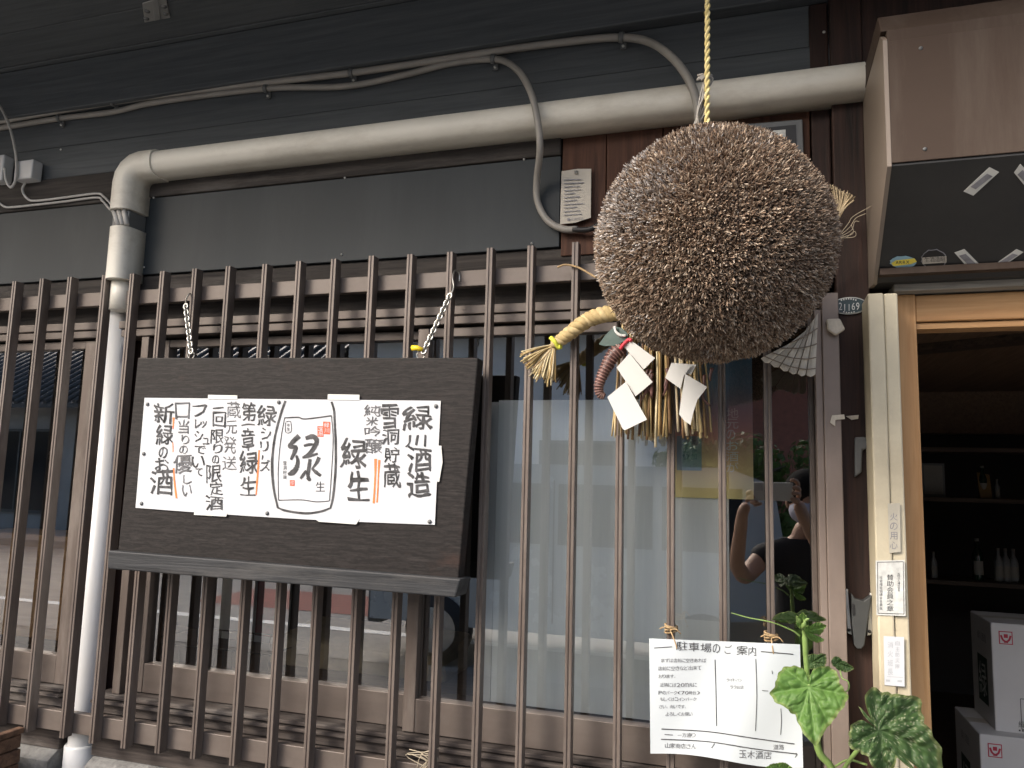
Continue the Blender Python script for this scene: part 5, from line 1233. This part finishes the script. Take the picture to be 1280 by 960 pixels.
solo('brown_cloth', MB().hexa([(cbx.x - .0, 1.78, zbt - .019), (cbx.x + .5, 1.78, zbt - .019), (cbx.x + .5, 2.05, zbt - .019), (cbx.x, 2.05, zbt - .019), (cbx.x + .01, 1.80, zbt + .05), (cbx.x + .48, 1.79, zbt + .035), (cbx.x + .47, 2.03, zbt + .06), (cbx.x, 2.02, zbt + .07)]), mat('tan_cloth', (0.3, 0.24, 0.15), 0.9, 0, 0.3, 12, bump=0.6, bs=20), 'folded tan cloth on the counter inside the window', 'cloth', bevel=.015)
dr = at(60, 700, 1.85)
solo('cedar_crate', MB().box(at(0, 700, 1.8).x - .1, at(112, 700, 1.8).x, 1.78, 1.95, zbt - .019, at(60, 668, 1.8).z), M['cedar_h'], 'orange wooden crate inside the window beyond the white pipe', 'crate', bevel=.004)
# ================================================================== ACROSS THE STREET (seen mirrored in the panes)
M['plaster'] = mat('grey_plaster', (0.45, 0.44, 0.42), 0.9, 0, 0.1, 2, bump=0.1)
M['palewall'] = mat('pale_siding', (0.86, 0.87, 0.87), 0.8, 0, 0.05, 2, bump=0.05)
M['brickwall'] = mat('red_tile_wall', (0.33, 0.13, 0.09), 0.85, 0, 0.2, 10, bump=0.2)
M['darkwin'] = mat('dark_window', (0.02, 0.025, 0.03), 0.1, 0, 0.1, 2, bump=0)
M['bark'] = mat('bark', (0.07, 0.055, 0.045), 0.9, 0, 0.3, 20, (1, 1, .3), 0.8)
def house(x0, x1, y0, y1, h, wallm, roofm, label, siding=0, roof_h=1.3, wins=()):
    t = thing('house', label, 'house', ((x0 + x1) / 2, y0, 0))
    part('wall', MB().box(x0, x1, y1, y0, 0, h), wallm, t)
    for k in range(siding):
        z_ = 0.4 + (h - .5) * k / siding; part('siding_board', MB().box(x0 - .01, x1 + .01, y0 + .001, y0 + .02, z_, z_ + (h - .5) / siding - .02), wallm, t)
    r = MB(); ym = (y0 + y1) / 2; o = .6
    r.add([(x0 - o, y0 + o, h - .1), (x1 + o, y0 + o, h - .1), (x1 + o, ym, h + roof_h), (x0 - o, ym, h + roof_h), (x0 - o, y1 - o, h - .1), (x1 + o, y1 - o, h - .1), (x0 - o, y0 + o, h - .2), (x1 + o, y0 + o, h - .2)], [(0, 1, 2, 3), (3, 2, 5, 4), (6, 7, 1, 0)])
    rp_ = part('roof', r, roofm, t)
    rb = MB(); n = int((x1 - x0 + 2 * o) / .28)
    for k in range(n + 1):
        x = x0 - o + .28 * k; rb.tube([(x, y0 + o + .02, h - .08), (x, ym, h + roof_h + .02)], .06, 6)
    for k in range(1, 8):
        f = k / 8; rb.box(x0 - o, x1 + o, y0 + o + (ym - y0 - o) * f - .02, y0 + o + (ym - y0 - o) * f + .02, h - .1 + (roof_h + .1) * f, h - .1 + (roof_h + .1) * f + .05)
    part('tile_rows', rb, roofm, rp_, kind='stuff')
    for (a, b, c, d) in wins:
        wn = part('window', MB().box(a, b, y0 + .021, y0 + .05, c, d), M['darkwin'], t)
        part('frame', MB().box(a - .05, b + .05, y0 + .0505, y0 + .07, d, d + .06).box(a - .05, b + .05, y0 + .0505, y0 + .07, c - .06, c).box(a - .05, a, y0 + .0505, y0 + .07, c, d).box(b, b + .05, y0 + .0505, y0 + .07, c, d).box((a + b) / 2 - .02, (a + b) / 2 + .02, y0 + .0505, y0 + .06, c, d), M['greyplastic'], wn)
    return t
house(-24, -9.5, -10.6, -17, 3.0, M['plaster'], M['rooftile'], 'low house with grey tiled roof mirrored in the window beyond the pipe', roof_h=2.3, wins=((-22, -20, .9, 2.2), (-17.5, -15.2, .5, 2.3), (-13, -11, .9, 2.2)))
house(-8.4, -1.6, -11.5, -18, 4.6, M['palewall'], M['rooftile'], 'pale sided house mirrored above the milky film', siding=15, roof_h=1.0, wins=((-7.4, -6.2, .9, 2.1), (-4.0, -2.6, .8, 2.2)))
house(-1.4, 7.5, -15, -21, 4.6, M['brickwall'], M['brickwall'], 'red tiled house mirrored behind the trees', wins=((2, 3.4, 2.6, 3.8),))
def tree(x, y, h, cr, n, label, seed):
    rr = random.Random(seed); t = thing('tree', label, 'tree', (x, y, 0), 'trees across the street')
    mb = MB(); mb.tube(smoothpath([Vector((x, y, 0)), Vector((x + .05, y, h * .25)), Vector((x - .04, y + .05, h * .5)), Vector((x, y, h * .8))], 5), [.11 - .006 * i for i in range(16)], 8)
    for k in range(6):
        a = rr.uniform(0, 6.28); mb.tube([(x, y, h * (.3 + .07 * k)), (x + math.cos(a) * cr * .5, y + math.sin(a) * cr * .5, h * (.5 + .06 * k)), (x + math.cos(a) * cr * .8, y + math.sin(a) * cr * .8, h * (.55 + .06 * k))], [.045, .03, .012], 6)
    part('trunk', mb, M['bark'], t)
    cl_ = [(Vector((rr.gauss(0, .45) * cr, rr.gauss(0, .45) * cr, h * rr.uniform(.25, .95))), rr.uniform(.25, .5) * cr) for _ in range(26)]
    vs = []; fs = []; cc = []
    for k in range(n):
        c, r = rr.choice(cl_); d = Vector((rr.gauss(0, 1), rr.gauss(0, 1), rr.gauss(0, 1))).normalized()
        p = Vector((x, y, 0)) + c + d * r * rr.uniform(.6, 1.05); u = d.orthogonal().normalized(); u.rotate(Quaternion(d, rr.uniform(0, 6.28))); v = (d.cross(u) + d * rr.uniform(-.5, .5)).normalized(); s = rr.uniform(.04, .075)
        b = len(vs); vs += [p - u * s, p + v * s * .45, p + u * s, p - v * s * .45]; fs.append((b, b + 1, b + 2, b + 3)); q = rr.uniform(.6, 1.3); cc += [Vector((.085 * q, .15 * q, .035 * q))] * 4
    o = colmesh('crown', vs, fs, cc, M['leaf'], t, Vector((x, y, 0)))
tree(-0.3, -8.9, 2.1, 0.95, 6500, 'round leafy tree mirrored beside the photographer', 3)
tree(1.2, -9.1, 2.25, 0.95, 6000, 'lower leafy tree mirrored behind the photographer', 5)
tree(-9.2, -9.3, 3.2, 1.0, 3600, 'narrow leafy tree mirrored in the panes under the signboard', 9)
# parked van
M['vanpaint'] = mat('silver_blue_paint', (0.46, 0.52, 0.56), 0.25, 0.3, 0.03, 2, bump=0)
def van(x0, y0, label):
    L, W, H = 3.3, 1.42, 1.62; t = thing('parked_van', label, 'van', (x0 + L / 2, y0 - W / 2, 0))
    pr = [(0, .32), (0, .85), (.22, 1.0), (.75, 1.55), (1.0, H), (2.9, H), (3.22, 1.5), (3.3, .95), (3.3, .32)]
    part('body', MB().extrude(pr, lambda p: (x0 + p[0], y0 - W, p[1]), lambda p: (x0 + p[0], y0, p[1])), M['vanpaint'], t, .05)
    for (a, b) in ((.78, 1.55), (1.62, 2.35), (2.42, 3.0)):
        part('window', MB().hexa([(x0 + a - (.18 if a < 1 else 0), y0 - .01, 1.0), (x0 + b, y0 - .01, 1.0), (x0 + b, y0 + .006, 1.0), (x0 + a - (.18 if a < 1 else 0), y0 + .006, 1.0), (x0 + a + (.16 if a < 1 else 0), y0 - .01, 1.47), (x0 + b, y0 - .01, 1.47), (x0 + b, y0 + .006, 1.47), (x0 + a + (.16 if a < 1 else 0), y0 + .006, 1.47)]), M['darkwin'], t)
    part('bumper', MB().box(x0 - .04, x0 + .1, y0 - W + .03, y0 - .03, .28, .55), M['greyplastic'], t, .02); part('headlight', MB().box(x0 - .012, x0 + .2, y0 - .3, y0 + .012, .66, .84), M['tape'], t, .02)
    for wx in (.62, 2.72):
        wh = part('wheel', MB().lathe((x0 + wx, y0 - .06, .28), [(.001, .06), (.17, .07), (.18, .085), (.27, .085), (.28, .06), (.28, -.08), (.001, -.08)], 28, axis='Y').lathe((x0 + wx, y0 - .06, .28), [(.001, 0)], 4), M['black'], t)
        part('rim', MB().lathe((x0 + wx, y0 - .06, .28), [(.001, -.088), (.17, -.088), (.18, -.086)], 24, axis='Y'), M['steel'], wh)
    part('door_seam', MB().box(x0 + 1.58, x0 + 1.59, y0 + .001, y0 + .004, .4, 1.5), M['black'], t)
van(-3.1, -2.75, 'silver blue van parked across mirrored in the milky panes')

# ------------------------------------------------------------------ the photographer, seen only in the panes
ph = thing('phone', 'white phone held sideways in both hands of the photographer', 'phone', (0.06, -0.012, 1.44))
part('body', MB().box(-0.013, 0.134, -0.0155, -0.0080, 1.442, 1.5135), mat('white_phone', (0.7, 0.68, 0.62), 0.3, 0, 0.02, 3, bump=0), ph, .003)
part('camera_block', MB().box(-0.0095, 0.022, -0.0079, -0.0066, 1.480, 1.5110), mat('phone_glass', (0.6, 0.58, 0.54), 0.15, 0, 0.02, 3, bump=0), ph, .001)
for (x, z) in ((0.0, 1.5), (0.0135, 1.489)): part('lens', MB().lathe((x, -0.0066, z), [(.0066, 0), (.0066, .0010), (.0001, .0011)], 16, axis='Y'), M['black'], ph)
part('screen', MB().box(-0.010, 0.131, -0.0165, -0.0156, 1.445, 1.5105), M['darkwin'], ph)
M['skin'] = mat('skin', (0.46, 0.28, 0.19), 0.55, 0, 0.08, 10, bump=0.03)
M['mask'] = mat('pale_lilac_mask', (0.42, 0.42, 0.50), 0.8, 0, 0.05, 20, bump=0.05)
M['hair'] = mat('black_hair', (0.010, 0.009, 0.009), 0.9, 0, 0.3, 60, (1, 1, .1), 0.3, spec=0.1)
M['top'] = mat('black_cloth', (0.014, 0.014, 0.016), 0.85, 0, 0.2, 30, bump=0.3)
def skin_obj(name, verts, edges, radii, m, parent, root=0, sub=2, flat=None):
    me = bpy.data.meshes.new(name); off = wloc(parent)
    me.from_pydata([tuple(Vector(v) - off) for v in verts], edges, []); o = link(name, me, m, parent)
    sk = o.modifiers.new('skin', 'SKIN'); sk.use_smooth_shade = True
    if not me.skin_vertices: 
        bpy.context.view_layer.objects.active = o
        bpy.ops.object.skin_root_mark() if False else None
    lay = me.skin_vertices[0].data if me.skin_vertices else None
    if lay is None:
        me.attributes.new('skin', 'FLOAT', 'POINT')
    for i, r in enumerate(radii):
        lay[i].radius = r if isinstance(r, (tuple, list)) else (r, r); lay[i].use_root = (i == root)
    s = o.modifiers.new('sub', 'SUBSURF'); s.levels = sub; s.render_levels = sub
    return o
person = thing('person', 'person in black top and pale mask taking the picture with phone', 'person', (0.2, -0.5, 0))
HX, HY = 0.205, -0.47
V = [(HX, HY - .02, .86), (HX, HY - .02, 1.0), (HX, HY - .01, 1.13), (HX, HY - .01, 1.225), (HX, HY + .0, 1.285), (HX, HY + .015, 1.36),
     (HX - .17, HY, 1.205), (-0.055, HY + .10, 1.10), (-0.085, -0.20, 1.17), (-0.055, -0.055, 1.395),
     (HX + .17, HY, 1.205), (HX + .22, HY + .10, 1.10), (.27, -0.20, 1.19), (.165, -0.060, 1.40),
     (HX - .09, HY - .02, .80), (HX - .10, HY, .46), (HX - .10, HY - .03, .10), (HX - .11, HY + .10, .05),
     (HX + .09, HY - .02, .80), (HX + .10, HY, .46), (HX + .10, HY - .03, .10), (HX + .11, HY + .10, .05)]
Ed = [(0, 1), (1, 2), (2, 3), (3, 4), (4, 5), (3, 6), (6, 7), (7, 8), (8, 9), (3, 10), (10, 11), (11, 12), (12, 13), (0, 14), (14, 15), (15, 16), (16, 17), (0, 18), (18, 19), (19, 20), (20, 21)]
Rd = [(.11, .075), (.09, .065), (.10, .07), (.085, .06), (.05, .05), (.055, .06), (.05, .05), (.040, .040), (.034, .034), (.024, .027), (.05, .05), (.040, .040), (.034, .034), (.024, .027), (.07, .07), (.058, .058), (.042, .042), (.035, .03), (.085, .085), (.058, .058), (.042, .042), (.035, .03)]
body = skin_obj('body', V, Ed, Rd, M['skin'], person)
# clothing: black top and trousers over the body
Vt = [V[0], V[1], V[2], V[3], (HX, HY, 1.255), V[6], (lambda a, b: tuple(Vector(a).lerp(Vector(b), .45)))(V[6], V[7]), V[10], (lambda a, b: tuple(Vector(a).lerp(Vector(b), .45)))(V[10], V[11])]
skin_obj('black_top', Vt, [(0, 1), (1, 2), (2, 3), (3, 4), (3, 5), (5, 6), (3, 7), (7, 8)], [(.165, .115), (.14, .105), (.155, .115), (.135, .098), (.07, .065), (.07, .07), (.062, .062), (.07, .07), (.062, .062)], M['top'], person)
skin_obj('trousers', [V[0], V[14], V[15], (HX - .10, HY - .03, .12), V[18], V[19], (HX + .10, HY - .03, .12)], [(0, 1), (1, 2), (2, 3), (0, 4), (4, 5), (5, 6)], [(.168, .118), (.10, .10), (.075, .075), (.06, .06), (.10, .10), (.075, .075), (.06, .06)], M['top'], person)
# head, mask and hair
hc = Vector((HX, HY + .03, 1.445))
def ellip(c, rx, ry, rz, n=24, m=16, f=None):
    mb = MB(); vs = []
    for j in range(m + 1):
        t = math.pi * j / m
        for i in range(n):
            a = 2 * math.pi * i / n; d = Vector((math.sin(t) * math.cos(a), math.sin(t) * math.sin(a), math.cos(t))); k = f(d) if f else 1
            vs.append(c + Vector((d.x * rx, d.y * ry, d.z * rz)) * k)
    return mb.add(vs, [(j * n + i, (j + 1) * n + i, (j + 1) * n + (i + 1) % n, j * n + (i + 1) % n) for j in range(m) for i in range(n)], True)
face = lambda d: 1 - .10 * max(0, -d.z) * abs(d.x) + .14 * math.exp(-((d.x / .16) ** 2 + ((d.z + .1) / .22) ** 2)) * (1 if d.y > 0 else 0)
hd_ = part('head', ellip(hc, .075, .095, .112, f=face), M['skin'], person)
for s in (-1, 1):
    part('ear', ellip(hc + Vector((s * .077, -.01, -.01)), .010, .02, .03, 10, 8), M['skin'], hd_)
    part('eye', ellip(hc + Vector((s * .030, .086, .008)), .011, .008, .006, 10, 8), M['black'], hd_)
part('face_mask', ellip(hc + Vector((0, .022, -.05)), .074, .095, .058, f=lambda d: 1 + .05 * math.exp(-(d.x / .3) ** 2)), M['mask'], hd_)
part('hair', ellip(hc + Vector((0, -.004, .034)), .090, .106, .098, f=lambda d: 1 + .035 * noise.noise(d * 5)), M['hair'], person)
# hands: palm plus five fingers closed on the phone
def handmesh(wr, palm, fingers, elbow, name='hand'):
    w2 = tuple(Vector(wr).lerp(Vector(elbow), .3)); vs = [w2, wr, palm]; ed = [(0, 1), (1, 2)]; rd = [(.027, .030), (.023, .027), (.022, .030)]
    o = skin_obj(name, vs, ed, rd, M['skin'], person, 0, 2)
    for f in fingers:
        skin_obj('finger', f, [(i, i + 1) for i in range(len(f) - 1)], [.0095, .009, .0085, .0075][:len(f)], M['skin'], o, 0, 1)
handmesh((-.055, -.055, 1.395), (-.035, -.045, 1.430), [
    [(-.030, -.040, 1.445), (-.036, -.022, 1.470), (-.024, -.008, 1.476), (-.016, .001, 1.470)],
    [(-.024, -.038, 1.440), (-.030, -.016, 1.455), (-.018, -.002, 1.456), (-.006, .001, 1.452)],
    [(-.016, -.038, 1.432), (-.020, -.014, 1.436), (-.006, -.003, 1.434), (.008, -.001, 1.436)],
    [(-.008, -.040, 1.424), (-.006, -.016, 1.424), (.008, -.006, 1.428), (.020, -.010, 1.432)],
    [(-.040, -.048, 1.432), (-.030, -.034, 1.456), (-.012, -.026, 1.468), (.004, -.024, 1.470)]], (-0.085, -0.20, 1.17))
handmesh((.165, -.060, 1.40), (.150, -.048, 1.445), [
    [(.148, -.042, 1.470), (.154, -.024, 1.512), (.140, -.014, 1.524), (.122, -.012, 1.522)],
    [(.150, -.042, 1.462), (.158, -.020, 1.490), (.148, -.003, 1.496), (.130, -.001, 1.494)],
    [(.150, -.042, 1.452), (.158, -.018, 1.470), (.146, -.001, 1.474), (.126, .000, 1.472)],
    [(.148, -.042, 1.440), (.154, -.016, 1.446), (.142, -.003, 1.450), (.122, -.001, 1.450)],
    [(.146, -.050, 1.436), (.134, -.036, 1.452), (.118, -.028, 1.462), (.104, -.025, 1.466)]], (.27, -0.20, 1.19))
